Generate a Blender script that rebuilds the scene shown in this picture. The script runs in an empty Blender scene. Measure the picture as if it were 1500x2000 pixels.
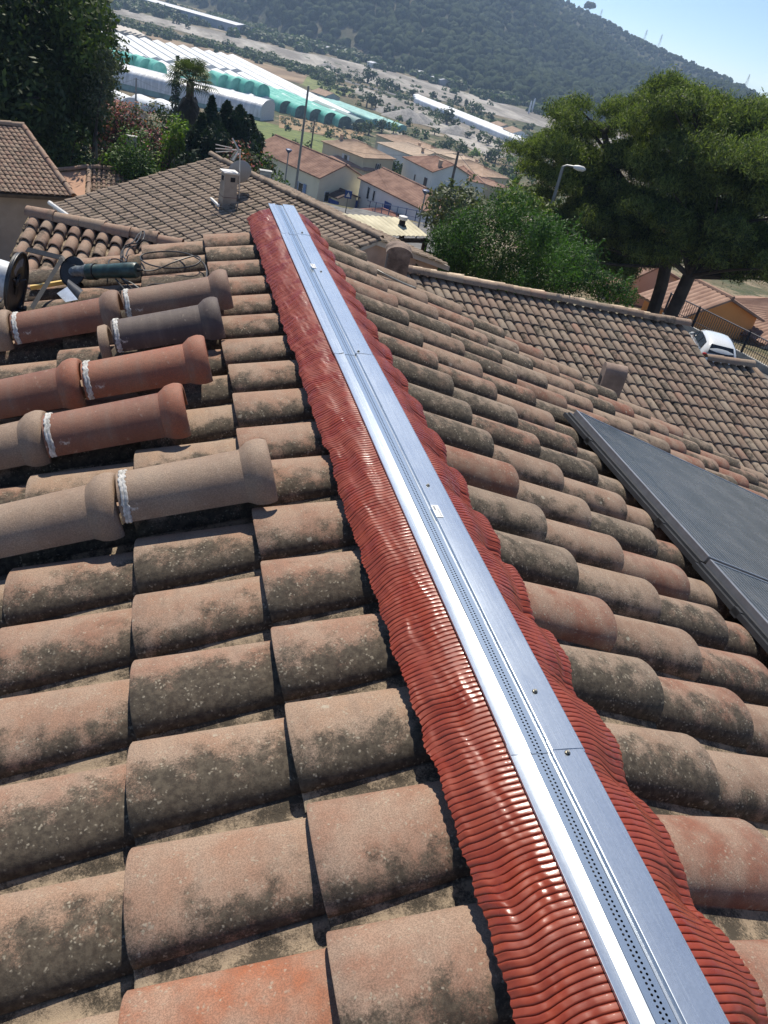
import bpy, math, random
import numpy as np
from mathutils import Vector, Matrix
random.seed(7); np.random.seed(7)
sc = bpy.context.scene
col = sc.collection
PI = math.pi

# ---------------------------------------------------------------- camera
CAM = np.array([-0.8676, 0.0, 1.2984])
FWD = np.array([0.29815662, 0.78941238, -0.53659177])
RGT = np.array([0.95413979, -0.23068452, 0.19079286])
UPV = np.array([-0.02683083, 0.56886972, 0.82198987])
FPX = 1545.86
cd = bpy.data.cameras.new('camera'); cam = bpy.data.objects.new('camera', cd); col.objects.link(cam)
cam.matrix_world = Matrix(((RGT[0], UPV[0], -FWD[0], CAM[0]), (RGT[1], UPV[1], -FWD[1], CAM[1]),
                           (RGT[2], UPV[2], -FWD[2], CAM[2]), (0, 0, 0, 1)))
cd.sensor_width = 36; cd.lens = 36*FPX/2000; cd.clip_start = 0.05; cd.clip_end = 20000
sc.camera = cam

# ---------------------------------------------------------------- sky, sun, exposure
SUN_EL = math.radians(57); SUN_AZ = math.radians(4)      # azimuth measured from +Y towards +X
w = bpy.data.worlds.new('World'); sc.world = w; w.use_nodes = True
nt = w.node_tree; bg = nt.nodes['Background']
sky = nt.nodes.new('ShaderNodeTexSky'); sky.sky_type = 'NISHITA'; sky.sun_disc = False
sky.sun_elevation = SUN_EL; sky.sun_rotation = SUN_AZ; sky.altitude = 50; sky.air_density = 0.55; sky.dust_density = 0.0; sky.ozone_density = 3.5
nt.links.new(sky.outputs[0], bg.inputs[0]); bg.inputs[1].default_value = 0.12
sd = bpy.data.lights.new('sun', 'SUN'); so = bpy.data.objects.new('sun', sd); col.objects.link(so)
sd.energy = 5.0; sd.angle = math.radians(0.53); sd.color = (1, .92, .80)
SUN = Vector((math.sin(SUN_AZ)*math.cos(SUN_EL), math.cos(SUN_AZ)*math.cos(SUN_EL), math.sin(SUN_EL)))
so.rotation_euler = SUN.to_track_quat('Z', 'Y').to_euler()
sc.view_settings.view_transform = 'Standard'; sc.view_settings.look = 'None'
sc.view_settings.exposure = 0.48; sc.view_settings.gamma = 1
try:
    sc.cycles.max_bounces = 6; sc.cycles.transparent_max_bounces = 12; sc.cycles.volume_bounces = 0
except Exception: pass

# ---------------------------------------------------------------- layout helpers
def ray(x, y):
    d = FWD*FPX + RGT*(x-750) - UPV*(y-1000)
    return d/np.linalg.norm(d)
def PD(x, y, D):                      # point seen at a photo position, at horizontal distance D
    d = ray(x, y); return CAM + d*(D/math.hypot(d[0], d[1]))
def PZ(x, y, z):                      # point seen at a photo position, at height z
    d = ray(x, y); return CAM + d*((z-CAM[2])/d[2])

# ---------------------------------------------------------------- object helpers
def tag(o, label=None, cat=None, group=None, kind=None):
    if label: o['label'] = label
    if cat: o['category'] = cat
    if group: o['group'] = group
    if kind: o['kind'] = kind
    return o
def thing(name, loc, label, cat, group=None, rz=0):
    o = bpy.data.objects.new(name, None); col.objects.link(o); o.location = tuple(float(v) for v in loc)
    o.rotation_euler = (0, 0, rz); o.empty_display_size = .2
    return tag(o, label, cat, group)
class MB:
    def __init__(s): s.v = []; s.f = []; s.n = 0; s.at = {}; s.mi = []
    def add(s, V, F, mi=0, **at):
        V = np.asarray(V, float).reshape(-1, 3); s.v.append(V)
        for f in F: s.f.append(tuple(int(i)+s.n for i in f)); s.mi.append(mi)
        for k, a in at.items():
            s.at.setdefault(k, []).append((s.n, np.broadcast_to(np.asarray(a, float), (len(V),))))
        s.n += len(V); return s
    def box(s, c, d, R=None, mi=0, bev=0):
        c = np.array(c, float); h = np.array(d, float)/2
        V = np.array([[x, y, z] for x in (-1, 1) for y in (-1, 1) for z in (-1, 1)], float)*h
        if R is not None: V = V@np.array(R).T
        return s.add(V+c, [(0, 1, 3, 2), (4, 6, 7, 5), (0, 4, 5, 1), (2, 3, 7, 6), (0, 2, 6, 4), (1, 5, 7, 3)], mi)
    def grid(s, P, mi=0, closeu=False, **at):          # P [n][m][3]
        P = np.asarray(P, float); n, m = P.shape[:2]; F = []
        for i in range(n-1+(1 if closeu else 0)):
            for j in range(m-1): a = i*m+j; b = ((i+1) % n)*m+j; F.append((a, b, b+1, a+1))
        at = {k: np.asarray(a).reshape(-1) for k, a in at.items()}
        return s.add(P.reshape(-1, 3), F, mi, **at)
    def lathe(s, prof, org, axis, seg=24, mi=0, a0=0, a1=2*PI, cap=False):   # prof [(t along axis, r)]
        ax = Vector(axis).normalized(); q = ax.to_track_quat('Z', 'Y').to_matrix()
        full = abs(a1-a0-2*PI) < 1e-6; k = seg if full else seg+1
        P = []
        for i in range(k):
            a = a0+(a1-a0)*i/seg
            P.append([list(Vector(org)+q@Vector((r*math.cos(a), r*math.sin(a), t))) for t, r in prof])
        return s.grid(P, mi, closeu=full)
    def tube(s, pts, r, seg=8, mi=0, cap=True):
        pts = [Vector(p) for p in pts]; n = len(pts); rr = r if hasattr(r, '__len__') else [r]*n
        P = []; up = None
        for i, p in enumerate(pts):
            t = (pts[min(i+1, n-1)]-pts[max(i-1, 0)]).normalized()
            if up is None: up = t.orthogonal().normalized()
            up = (up - t*up.dot(t)).normalized(); b = t.cross(up)
            P.append([list(p+(up*math.cos(a)+b*math.sin(a))*rr[i]) for a in [2*PI*j/seg for j in range(seg)]])
        V = [v for ring in P for v in ring]; F = []
        for i in range(n-1):
            for j in range(seg): a = i*seg+j; b = i*seg+(j+1) % seg; F.append((a, b, b+seg, a+seg))
        if cap: F.append(tuple(range(seg))[::-1]); F.append(tuple(range((n-1)*seg, n*seg)))
        return s.add(V, F, mi)
    def prism(s, poly, z0, z1, mi=0):                   # poly: list of (x,y) counter clockwise
        n = len(poly); V = [(x, y, z0) for x, y in poly]+[(x, y, z1) for x, y in poly]
        F = [tuple(range(n))[::-1], tuple(range(n, 2*n))]+[(i, (i+1) % n, n+(i+1) % n, n+i) for i in range(n)]
        return s.add(V, F, mi)
    def build(s, name, mats, parent=None, world=False, smooth=40):
        V = np.concatenate(s.v) if s.v else np.zeros((0, 3))
        q_ = parent
        while world and q_ is not None: V = V-np.array(q_.location); q_ = q_.parent
        me = bpy.data.meshes.new(name); me.from_pydata(V.tolist(), [], s.f)
        if not isinstance(mats, (list, tuple)): mats = [mats]
        for m in mats: me.materials.append(m)
        if len(mats) > 1: me.polygons.foreach_set('material_index', s.mi)
        for k, parts in s.at.items():
            arr = np.zeros(len(V), np.float32)
            for n0, a in parts: arr[n0:n0+len(a)] = a
            me.attributes.new(k, 'FLOAT', 'POINT').data.foreach_set('value', arr)
        if smooth:
            me.polygons.foreach_set('use_smooth', [True]*len(me.polygons))
            if smooth < 180: me.set_sharp_from_angle(angle=math.radians(smooth))
        me.update()
        o = bpy.data.objects.new(name, me); col.objects.link(o)
        if parent is not None: o.parent = parent
        return o
def curve_pts(pts, n=8):                # Catmull-Rom
    pts = [Vector(p) for p in pts]; out = []
    for i in range(len(pts)-1):
        p0 = pts[max(i-1, 0)]; p1 = pts[i]; p2 = pts[i+1]; p3 = pts[min(i+2, len(pts)-1)]
        for k in range(n):
            t = k/n
            out.append(0.5*((2*p1)+(p2-p0)*t+(2*p0-5*p1+4*p2-p3)*t*t+(3*p1-p0-3*p2+p3)*t**3))
    out.append(pts[-1]); return out

# ---------------------------------------------------------------- material helpers
class NT:
    def __init__(s, name):
        s.m = bpy.data.materials.new(name); s.m.use_nodes = True; s.t = s.m.node_tree
        s.b = s.t.nodes['Principled BSDF']; s.out = s.t.nodes['Material Output']
    def n(s, typ, **kw):
        nd = s.t.nodes.new('ShaderNode'+typ)
        for k, v in kw.items(): setattr(nd, k, v)
        return nd
    def l(s, a, b): s.t.links.new(a, b)
    def val(s, sock, v):
        if hasattr(v, 'links') or isinstance(v, bpy.types.NodeSocket): s.l(v, sock)
        else: sock.default_value = v
    def math(s, op, a, b=None, c=None, clamp=False):
        nd = s.n('Math', operation=op); nd.use_clamp = clamp; s.val(nd.inputs[0], a)
        if b is not None: s.val(nd.inputs[1], b)
        if c is not None: s.val(nd.inputs[2], c)
        return nd.outputs[0]
    def ramp01(s, v, lo, hi):
        nd = s.n('MapRange'); nd.interpolation_type = 'SMOOTHSTEP'; s.val(nd.inputs[0], v)
        nd.inputs[1].default_value = lo; nd.inputs[2].default_value = hi; return nd.outputs[0]
    def mix(s, f, a, b, typ='MIX'):
        nd = s.n('Mix', data_type='RGBA', blend_type=typ); s.val(nd.inputs[0], f)
        for k, v in ((6, a), (7, b)):
            if isinstance(v, tuple): v = tuple(v)+(1,) if len(v) == 3 else v
            s.val(nd.inputs[k], v)
        return nd.outputs[2]
    def noise(s, vec, scale, detail=4, rough=.55, dist=0, dim='3D'):
        nd = s.n('TexNoise'); 
        if vec is not None: s.l(vec, nd.inputs['Vector'])
        nd.inputs['Scale'].default_value = scale; nd.inputs['Detail'].default_value = detail
        nd.inputs['Roughness'].default_value = rough; nd.inputs['Distortion'].default_value = dist
        return nd.outputs[0]
    def pos(s): return s.n('NewGeometry').outputs['Position']
    def obj(s): return s.n('TexCoord').outputs['Object']
    def attr(s, a): return s.n('Attribute', attribute_name=a).outputs['Fac']
    def scale(s, vec, v):
        nd = s.n('Mapping'); s.l(vec, nd.inputs[0]); nd.inputs['Scale'].default_value = v; return nd.outputs[0]
    def bump(s, h, dist, strength=1.0, nrm=None):
        nd = s.n('Bump'); s.val(nd.inputs['Height'], h); nd.inputs['Distance'].default_value = dist; nd.inputs['Strength'].default_value = strength
        if nrm is not None: s.l(nrm, nd.inputs['Normal'])
        return nd.outputs[0]
    def done(s, color=None, rough=None, metal=None, normal=None, spec=None):
        if color is not None: s.val(s.b.inputs['Base Color'], (tuple(color)+(1,)) if isinstance(color, tuple) and len(color) == 3 else color)
        if rough is not None: s.val(s.b.inputs['Roughness'], rough)
        if metal is not None: s.val(s.b.inputs['Metallic'], metal)
        if normal is not None: s.l(normal, s.b.inputs['Normal'])
        if spec is not None: s.b.inputs['Specular IOR Level'].default_value = spec
        return s.m
MCACHE = {}
def simple(name, c, rough=.6, metal=0, var=.25, scale=6, bump=0, spec=.4, c2=None, detail=5, rnd=0):
    if name in MCACHE: return MCACHE[name]
    t = NT(name); p = t.pos(); n = t.noise(p, scale, detail, .6)
    lo = tuple(v*(1-var) for v in c); hi = c2 if c2 else tuple(min(1, v*(1+var)) for v in c)
    cc = t.mix(t.ramp01(n, .3, .7), lo, hi)
    if rnd:
        cc = t.mix(1.0, cc, t.n('CombineColor').outputs[0], 'MULTIPLY')
        nd = [x for x in t.t.nodes if x.bl_idname == 'ShaderNodeCombineColor'][0]
        f = t.math('MULTIPLY_ADD', t.attr('rnd'), rnd*2, 1-rnd)
        for i in range(3): t.l(f, nd.inputs[i])
    nb = t.bump(t.noise(p, scale*6, 4, .7), bump) if bump else None
    MCACHE[name] = t.done(cc, rough, metal, nb, spec); return MCACHE[name]
# ---------------------------------------------------------------- tile material (weathered terracotta with lichen)
def tile_material(name, cols, dark=.5, pale=.4, side=1.0, fine=1.0, chan=True, far=False):
    t = NT(name); p = t.pos(); rnd = t.attr('rnd'); vv = t.attr('vv'); uu = t.attr('uu')
    off = t.n('Combine' 'XYZ'); t.l(t.math('MULTIPLY', rnd, 37.0), off.inputs[0]); t.l(t.math('MULTIPLY', rnd, 91.0), off.inputs[1])
    va = t.n('VectorMath', operation='ADD'); t.l(p, va.inputs[0]); t.l(off.outputs[0], va.inputs[1]); q = va.outputs[0]
    cr = t.n('ValToRGB'); el = cr.color_ramp.elements; cr.color_ramp.interpolation = 'LINEAR'
    el[0].position = 0; el[0].color = (*cols[0], 1); el[1].position = 1; el[1].color = (*cols[-1], 1)
    for i, c in enumerate(cols[1:-1]): e = el.new((i+1)/(len(cols)-1)); e.color = (*c, 1)
    t.l(rnd, cr.inputs[0]); base = cr.outputs[0]
    big = t.noise(q, 9*fine, 3, .6)
    base = t.mix(t.math('MULTIPLY', t.ramp01(big, .32, .66), .66), base, (.44, .335, .25))        # sandy bloom
    streak = t.noise(t.scale(q, (26*fine, 5*fine, 5*fine)), 1.0, 3, .6)
    base = t.mix(t.math('MULTIPLY', t.ramp01(streak, .45, .75), .30), base, (.20, .15, .12))
    grain = t.noise(q, 330*fine, 3, .85)
    base = t.mix(t.math('MULTIPLY', t.ramp01(grain, .40, .60), .62), t.mix(.62, base, (.075, .055, .042)), base)
    # dark lichen on the side away from the sun, with a ragged speckled edge
    med = t.noise(q, 16*fine, 5, .62); fin = t.noise(q, 210*fine, 4, .85)
    m = t.math('ADD', t.math('MULTIPLY', med, 1.0), t.math('MULTIPLY', fin, .65))
    m = t.math('ADD', m, t.math('MULTIPLY', vv, -.36*side))
    m = t.math('ADD', m, t.math('MULTIPLY', uu, .10))
    m = t.math('ADD', m, t.math('MULTIPLY', t.math('SUBTRACT', t.math('FRACT', t.math('MULTIPLY', rnd, 13.7)), .5), .34))
    dm = t.ramp01(m, .94-dark*.22, 1.24-dark*.22); dm = t.math('MULTIPLY', dm, t.ramp01(rnd, 0.0, .12))
    dcol = t.mix(t.ramp01(t.noise(q, 60*fine, 4, .7), .35, .7), (.030, .026, .020), (.085, .072, .052))
    c = t.mix(t.math('MULTIPLY', dm, .93), base, dcol)
    # pale lichen spots
    dv = t.n('VectorMath', operation='ADD'); dn = t.n('TexNoise'); t.l(q, dn.inputs['Vector']); dn.inputs['Scale'].default_value = 90*fine; dn.inputs['Detail'].default_value = 3; ds_ = t.n('VectorMath', operation='SCALE'); t.l(dn.outputs['Color'], ds_.inputs[0]); ds_.inputs['Scale'].default_value = .016/fine; t.l(q, dv.inputs[0]); t.l(ds_.outputs[0], dv.inputs[1]); vo = t.n('TexVoronoi'); t.l(dv.outputs[0], vo.inputs['Vector']); vo.inputs['Scale'].default_value = 95*fine; vo.inputs['Randomness'].default_value = 1
    sp = t.math('MULTIPLY', t.ramp01(vo.outputs['Distance'], .40, .10), t.ramp01(t.noise(q, 34*fine, 3, .6), .52-pale*.12, .62))
    c = t.mix(t.math('MULTIPLY', sp, .75), c, (.33, .29, .22))
    vo2 = t.n('TexVoronoi'); t.l(dv.outputs[0], vo2.inputs['Vector']); vo2.inputs['Scale'].default_value = 17*fine
    ring = t.math('MULTIPLY', t.ramp01(vo2.outputs['Distance'], .17, .10), t.ramp01(t.noise(q, 7*fine, 2, .5), .60, .66))
    c = t.mix(t.math('MULTIPLY', ring, .6), c, (.36, .33, .26))
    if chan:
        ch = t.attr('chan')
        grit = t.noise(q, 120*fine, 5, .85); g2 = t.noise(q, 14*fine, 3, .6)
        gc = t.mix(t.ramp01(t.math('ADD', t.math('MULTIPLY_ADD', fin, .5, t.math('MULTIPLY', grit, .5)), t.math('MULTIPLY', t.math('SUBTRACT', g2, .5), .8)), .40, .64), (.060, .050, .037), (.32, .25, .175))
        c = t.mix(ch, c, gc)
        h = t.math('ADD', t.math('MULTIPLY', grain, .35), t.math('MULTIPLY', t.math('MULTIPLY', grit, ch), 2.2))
    else: h = grain
    h = t.math('ADD', h, t.math('MULTIPLY', sp, .2))
    return t.done(c, .88, 0, None if far else t.bump(h, .0022/fine, .8), .25)
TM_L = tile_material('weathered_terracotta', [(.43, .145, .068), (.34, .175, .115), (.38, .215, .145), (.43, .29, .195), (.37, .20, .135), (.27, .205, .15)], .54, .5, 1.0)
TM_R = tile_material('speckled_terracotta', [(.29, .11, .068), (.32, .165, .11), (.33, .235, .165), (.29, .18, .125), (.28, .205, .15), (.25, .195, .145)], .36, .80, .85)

# ---------------------------------------------------------------- one canal tile: roll + channel, exact profile, as arrays
def tile_profile(p, n=15, rw=.385, h=.078, nc=4):
    """cross-section (y, z, vv, chan): channel on the -y side, roll centred on y=0; the channel tucks under the next roll"""
    w_ = rw*p; out = []
    y0 = -(p-w_*.90)
    for k in range(5):
        u = k/4; out.append((y0+(-w_*1.03-y0)*u, -.008*math.sin(PI*u)-.001, -1, 1))
    for i in range(n):
        a = PI*i/(n-1); c = -math.cos(a); s_ = math.sin(a)
        out.append((w_*c*(1-.04*s_), h*s_**.80 if s_ > 1e-9 else 0, c, 0))
    return np.array(out)
def lay_tiles(mb, org, across, down, up, n_across, n_down, p, expo, lap=.06, lift=.022, h=.078, prof_n=15, seg=6, jit=1.0, thick=.013, rnd=None, keep=None, rw=.385, start=0.0):
    """org: crown line origin. across/down unit vectors in the roof plane, up the plane normal. tile (i,j) lower end at org+down*((j+1)*expo)"""
    org = np.array(org, float); A = np.array(across, float); D = np.array(down, float); U = np.array(up, float)
    pr = tile_profile(p, prof_n, rw, h); m = len(pr)
    for i in n_across:
        drift = random.uniform(-.003, .003)*jit
        for j in n_down:
            if keep and not keep(i, j): continue
            r = rnd(i, j) if rnd else random.random()
            L = expo+lap; us = np.linspace(0, 1, seg+1)
            dy = drift+random.uniform(-.004, .004)*jit; yaw = random.uniform(-.016, .016)*jit; dl = random.uniform(-.003, .004)*jit; dd = random.uniform(-.008, .008)*jit
            taper0 = 1.06; taper1 = .87
            P = []; UU = []; VV = []; CH = []
            end = org + A*(i*p) + D*((j+1)*expo+start+dd)
            # lower lip (rounded) then body going up the slope
            rows = [(0, -thick, 0), (0, -.003, .0), (.0035, 0, 0)] + [(L*u, 0, u) for u in us[1:]]
            for (s_, dz, u) in rows:
                tp = taper0+(taper1-taper0)*(s_/L); lf = (lift(j) if callable(lift) else lift)*(-s_/L)+dl
                row = []
                for (y, z, v, ch) in pr:
                    yy = y*(tp if not ch else 1.0); zz = z*(1 if ch else tp)
                    n_in = 0
                    if dz < 0:        # lip goes inward (thickness) along local radial direction
                        if not ch: yy *= (1+dz/(rw*p)); zz = zz*(1+dz/h) if z > 0 else zz
                        else: zz += dz
                    lfz = lf
                    row.append(end - D*s_ + A*(yy+dy+yaw*(L-s_)) + U*(zz-h+lfz))
                    UU.append(u); VV.append(v); CH.append(ch)
                P.append(row)
            mb.grid(np.array(P), 0, uu=np.array(UU), vv=np.array(VV), chan=np.array(CH), rnd=r)

# ================================================================= MAIN HOUSE
PT = .27
SL, SR = .3233, .3585
main = thing('tiled_house', (0, 2.5, -3.0), 'foreground house whose two weathered canal tile slopes meet under the metal ridge strip', 'house')
yL0 = 2.5483*PT-.062; yR0 = 8.8532*PT; cL = 1.2947*PT; cR = 1.3649*PT
dnL = np.array([-math.cos(SL), 0, -math.sin(SL)]); upL = np.array([-math.sin(SL), 0, math.cos(SL)])
dnR = np.array([math.cos(SR), 0, -math.sin(SR)]); upR = np.array([math.sin(SR), 0, math.cos(SR)])
eL = cL/math.cos(SL); eR = cR/math.cos(SR)
def rl(i, j):
    if (i, j) == (0, 1): return .0
    if j == 0: return random.choice([.24, .30, .38, .45, .55, .68, .78])
    return random.choice([.25, .4, .45, .5, .6, .62, .7, .8])
mb = MB()
xA = -1.9565*PT
stL = (-xA)/math.cos(SL) - eL           # lower end of course 0 sits at x = xA
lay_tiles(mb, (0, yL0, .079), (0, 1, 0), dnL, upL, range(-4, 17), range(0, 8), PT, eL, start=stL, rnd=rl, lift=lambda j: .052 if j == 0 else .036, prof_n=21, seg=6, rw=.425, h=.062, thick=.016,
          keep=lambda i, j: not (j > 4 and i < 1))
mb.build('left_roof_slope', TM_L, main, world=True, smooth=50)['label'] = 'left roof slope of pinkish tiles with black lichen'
mb = MB()
xCR = 1.9444*PT; stR = xCR/math.cos(SR) - eR
def rr(i, j): return random.choice([0.0, .12, .3, .35, .45, .5, .6, .65, .8, .9, 1]) if random.random() < .8 else random.random()*.25
def lay_right(jr, st):
    lay_tiles(mb, (0, yR0, .079), (0, 1, 0), dnR, upR, range(-9, 11), jr, PT, eR, start=st, rnd=rr, lift=.036, prof_n=17, seg=5, keep=lambda i, j: not (j > 7 and i < -5))
lay_right(range(0, 15), stR)
mb.build('right_roof_slope', TM_R, main, world=True, smooth=50)['label'] = 'right roof slope of grey brown tiles dotted with pale lichen'
YV = 5.14      # far verge
# decking under the tiles, walls
mb = MB()
wood = simple('roof_decking', (.10, .075, .05), .9, 0, .3, 4)
for s_, sl, xe in ((-1, SL, -3.0), (1, SR, 5.6)):
    t_ = math.tan(sl)
    z0 = .079-.150; z1 = z0-abs(xe)*t_
    V = [(0, -.6, z0), (xe, -.6, z1), (xe, YV-.03, z1), (0, YV-.03, z0)]
    V += [(x, y, z-.05) for x, y, z in V]
    mb.add(V, [(0, 1, 2, 3), (4, 7, 6, 5), (0, 4, 5, 1), (1, 5, 6, 2), (2, 6, 7, 3), (3, 7, 4, 0)])
mb.build('roof_deck', wood, main, world=True, smooth=0)
plaster = simple('pink_beige_render', (.42, .31, .24), .9, 0, .12, 3, .002)
mb = MB()
gab = [(-2.6, -1.12), (-2.6, -6.2), (5.2, -6.2), (5.2, -2.2), (0, -.10)]
for y0, y1 in ((YV-.45, YV-.20), (-1.2, -1.0)):
    V = [(x, y0, z) for x, z in gab]+[(x, y1, z) for x, z in gab]; n = len(gab)
    mb.add(V, [tuple(range(n)), tuple(range(n, 2*n))[::-1]]+[(i, i+n, (i+1) % n+n, (i+1) % n) for i in range(n)])
mb.box((-2.5, 1.8, -3.8), (.2, 5.6, 4.8)); mb.box((5.1, 1.8, -4.3), (.2, 5.6, 3.9))
mb.build('wall', plaster, main, world=True, smooth=0)

# ================================================================= RIDGE VENT STRIP
def crown(x): return .079 - (math.tan(SL)*-x if x < 0 else math.tan(SR)*x)
def tprof(y, y0):                       # tile profile height below crown, 0 at crown
    f = ((y-y0)/PT + .5) % 1 - .5; a = abs(f)/.39
    return (.078*max(0, 1-a*a)**.40 - .078) if a < 1 else -.080
vent = thing('ridge_vent', (-.042, 2.6, .08), 'galvanised metal ridge strip with red pleated skirts screwed down along the roof crest', 'ridge strip')
def fnoise(seed):
    r = random.Random(seed); ks = [(r.uniform(.6, 3.2), r.uniform(-9, 9), r.uniform(0, 6.3), r.uniform(.4, 1)) for _ in range(7)]
    return lambda y, s: sum(a*math.sin(k1*2.2*y+k2*s*1.1+ph) for k1, k2, ph, a in ks)/3.0
red = NT('red_pleated_foil')
p_ = red.pos(); nz = red.noise(p_, 24, 4, .6)
rc = red.mix(red.ramp01(nz, .3, .75), (.185, .027, .011), (.25, .043, .017))
sc_ = red.noise(red.scale(p_, (60, 260, 60)), 1, 3, .7)
red.done(rc, red.math('MULTIPLY_ADD', red.ramp01(red.noise(p_, 9, 3, .6), .46, .62), -.26, .52), 0, red.bump(sc_, .0004, .6), .42)
red.b.inputs['Coat Weight'].default_value = .06; red.b.inputs['Coat Roughness'].default_value = .12
def flashing(side):
    mb = MB(); N = random.Random(31+side); fn = fnoise(5+side); fn2 = fnoise(15+side); fn3 = fnoise(25+side)
    lam = .0142; FR = [0, .045, .11, .25, .5, .75, .89, .955]; DP = [-1, -.42, -.08, 0, .02, 0, -.08, -.42]; ys = [(.12+(n_+f_)*lam, d_) for n_ in range(int(5.04/lam)) for f_, d_ in zip(FR, DP)]; ns = 30
    x0 = -.121 if side < 0 else .030; z0 = .070
    P = np.zeros((len(ys), ns+1, 3))
    for a, (y_, dep) in enumerate(ys):
        yr = yL0 if side < 0 else yR0; y = y_
        pr = tprof(y, yr); prs = sum(tprof(y+d, yr) for d in (-.045, -.03, -.015, 0, .015, .03, .045))/7; prs0 = prs
        wdt = (.139 if side < 0 else .158) + .004*fn2(y*3, 0) + (.0 if side < 0 else .09*prs*.9+.004)
        wdt += .0025*math.sin(y*57+fn(y*2, 0)*2)+.0035*fn3(y*7, 1)+.0015*math.sin(y*311)
        for b in range(ns+1):
            s = b/ns; y = y_-(.010*fn3(y_*1.1, s*.9)*s + .0040*fn(y_*4, s*1.2)*s); pr = tprof(y, yr); prs = prs0 if side < 0 else (tprof(y-.02, yr)+tprof(y, yr)+tprof(y+.02, yr))/3; x = x0 + (-wdt if side < 0 else wdt)*s
            cz = crown(x)
            k = min(1, s*1.02) if side < 0 else (lambda q: .5*q+.5*q*q*(3-2*q))(min(1, s/.8))
            follow = (.14 if side < 0 else .50)
            hang = cz + (.001 if side < 0 else -.004) + prs*follow + (.004 if side < 0 else 0) + .0045*fn(y*1.3, s*2)
            z = z0*(1-k) + hang*k
            z += .0034*fn2(y*3.1, s*2.0)*min(1, s*4)*(1.0 if side < 0 else .8)+.0022*max(0, fn(y*9, s*5))*min(1, s*3)
            if s > .93: z -= .004*(s-.93)/.07
            # pleats; sheared and squeezed where the foil was pressed by hand
            ph = (y + .007*fn3(y*1.1, s*.9)*s + .0030*fn(y*4, s*1.2)*s)*2*PI/lam
            amp = (.0032 if side < 0 else .0034)*(1-.70*max(0, min(1, 1.6*fn2(y*3.2+3, s*3.4)-.25))) * (.5+.5*min(1, s*6))
            z += amp*1.75*dep
            sh = .0035*fn3(y*5, 0)*s
            P[a, b] = (x, y+sh, z)
    mb.grid(P)
    o = mb.build('pleated_skirt', red.m, vent, world=True, smooth=180)
    o['label'] = 'left pleated red skirt, glossy in the sun' if side < 0 else 'right pleated red skirt draped over the rolls'
flashing(-1); flashing(1)
# black butyl / shadow line where skirt tucks under rail
galv = NT('galvanised_steel')
p_ = galv.pos(); sp_ = galv.n('TexVoronoi'); galv.l(p_, sp_.inputs['Vector']); sp_.inputs['Scale'].default_value = 260
cc = galv.mix(galv.ramp01(sp_.outputs['Color'], .1, .9), (.55, .60, .64), (.61, .66, .70))
st = galv.noise(galv.scale(p_, (380, 6, 380)), 1, 4, .7)
cc = galv.mix(galv.math('MULTIPLY', galv.ramp01(galv.noise(p_, 9, 4, .65), .45, .75), .35), cc, (.42, .48, .56))
scr = galv.math('MULTIPLY', galv.ramp01(galv.noise(galv.scale(p_, (900, 26, 300)), 1, 3, .7), .66, .72), galv.ramp01(galv.noise(p_, 6, 2, .5), .52, .62))
cc = galv.mix(galv.math('MULTIPLY', scr, .6), cc, (.9, .93, .95))
galv.done(cc, galv.math('MULTIPLY_ADD', st, .12, .20), .86, galv.bump(galv.noise(p_, 5, 3, .5), .004, .35), .5)
# perforated strip material: holes cut through with a grid of real transparency
perf = NT('perforated_steel')
p_ = perf.pos(); sx = perf.n('SeparateXYZ'); perf.l(p_, sx.inputs[0])
PX, PY = .0088, .0088
fx = perf.math('MULTIPLY', perf.math('ADD', sx.outputs[0], .0800), 1/PX)
row = perf.math('FLOOR', fx)
fy = perf.math('ADD', perf.math('MULTIPLY', sx.outputs[1], 1/PY), perf.math('MULTIPLY', row, .5))
dx = perf.math('SUBTRACT', perf.math('FRACT', fx), .5); dy = perf.math('SUBTRACT', perf.math('FRACT', fy), .5)
dd = perf.math('SQRT', perf.math('ADD', perf.math('MULTIPLY', dx, dx), perf.math('MULTIPLY', dy, dy)))
hole = perf.math('LESS_THAN', dd, .27)
inb = perf.math('MULTIPLY', perf.math('GREATER_THAN', fx, 1.0), perf.math('LESS_THAN', fx, 3.0)); hole = perf.math('MULTIPLY', hole, inb)
perf.done((.42, .50, .58), .26, .86)
tr = perf.n('BsdfTransparent'); ms = perf.n('MixShader'); perf.l(hole, ms.inputs[0]); perf.l(perf.b.outputs[0], ms.inputs[1]); perf.l(tr.outputs[0], ms.inputs[2]); perf.l(ms.outputs[0], perf.out.inputs[0])
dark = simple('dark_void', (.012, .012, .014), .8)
segs = [(-.2, .955, 0.0, .0), (.93, 2.94, .0012, .001), (2.92, 4.6, .0024, -.001), (4.58, 5.22, .0036, .001)]
SECT = [(-.1290, .0720), (-.1285, .0765), (-.1275, .0770), (-.1090, .0762), (-.1080, .0764), (-.0890, .0822), (-.0880, .0823), (-.0825, .0752)]
SECT2 = [(-.0455, .0755), (-.0400, .0757), (-.0385, .0842), (-.0375, .0846), (-.005, .0850), (.0330, .0838), (.0355, .0825), (.0375, .0740), (.0440, .0725), (.0442, .0700)]
for y0, y1, dz, dx_ in segs:
    mb = MB(); ys = np.linspace(y0, y1, max(3, int((y1-y0)/.12)))
    for S in (SECT, SECT2):
        mb.grid([[(x+dx_+.0006*math.sin(y*3), y, z+dz+.0008*math.sin(y*5+x*40)) for x, z in S] for y in ys])
        mb.grid([[(x+dx_, yy, z+dz-tt) for x, z in S] for yy, tt in ((y0, 0), (y0, .0016))])
    rail = mb.build('metal_rail', galv.m, vent, world=True, smooth=18)
    mb = MB(); mb.grid([[(x+dx_, y, .0754+dz) for x in (-.0820, -.060, -.0455)] for y in ys]); mb.build('perforated_strip', perf.m, rail, world=True, smooth=0)
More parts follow.
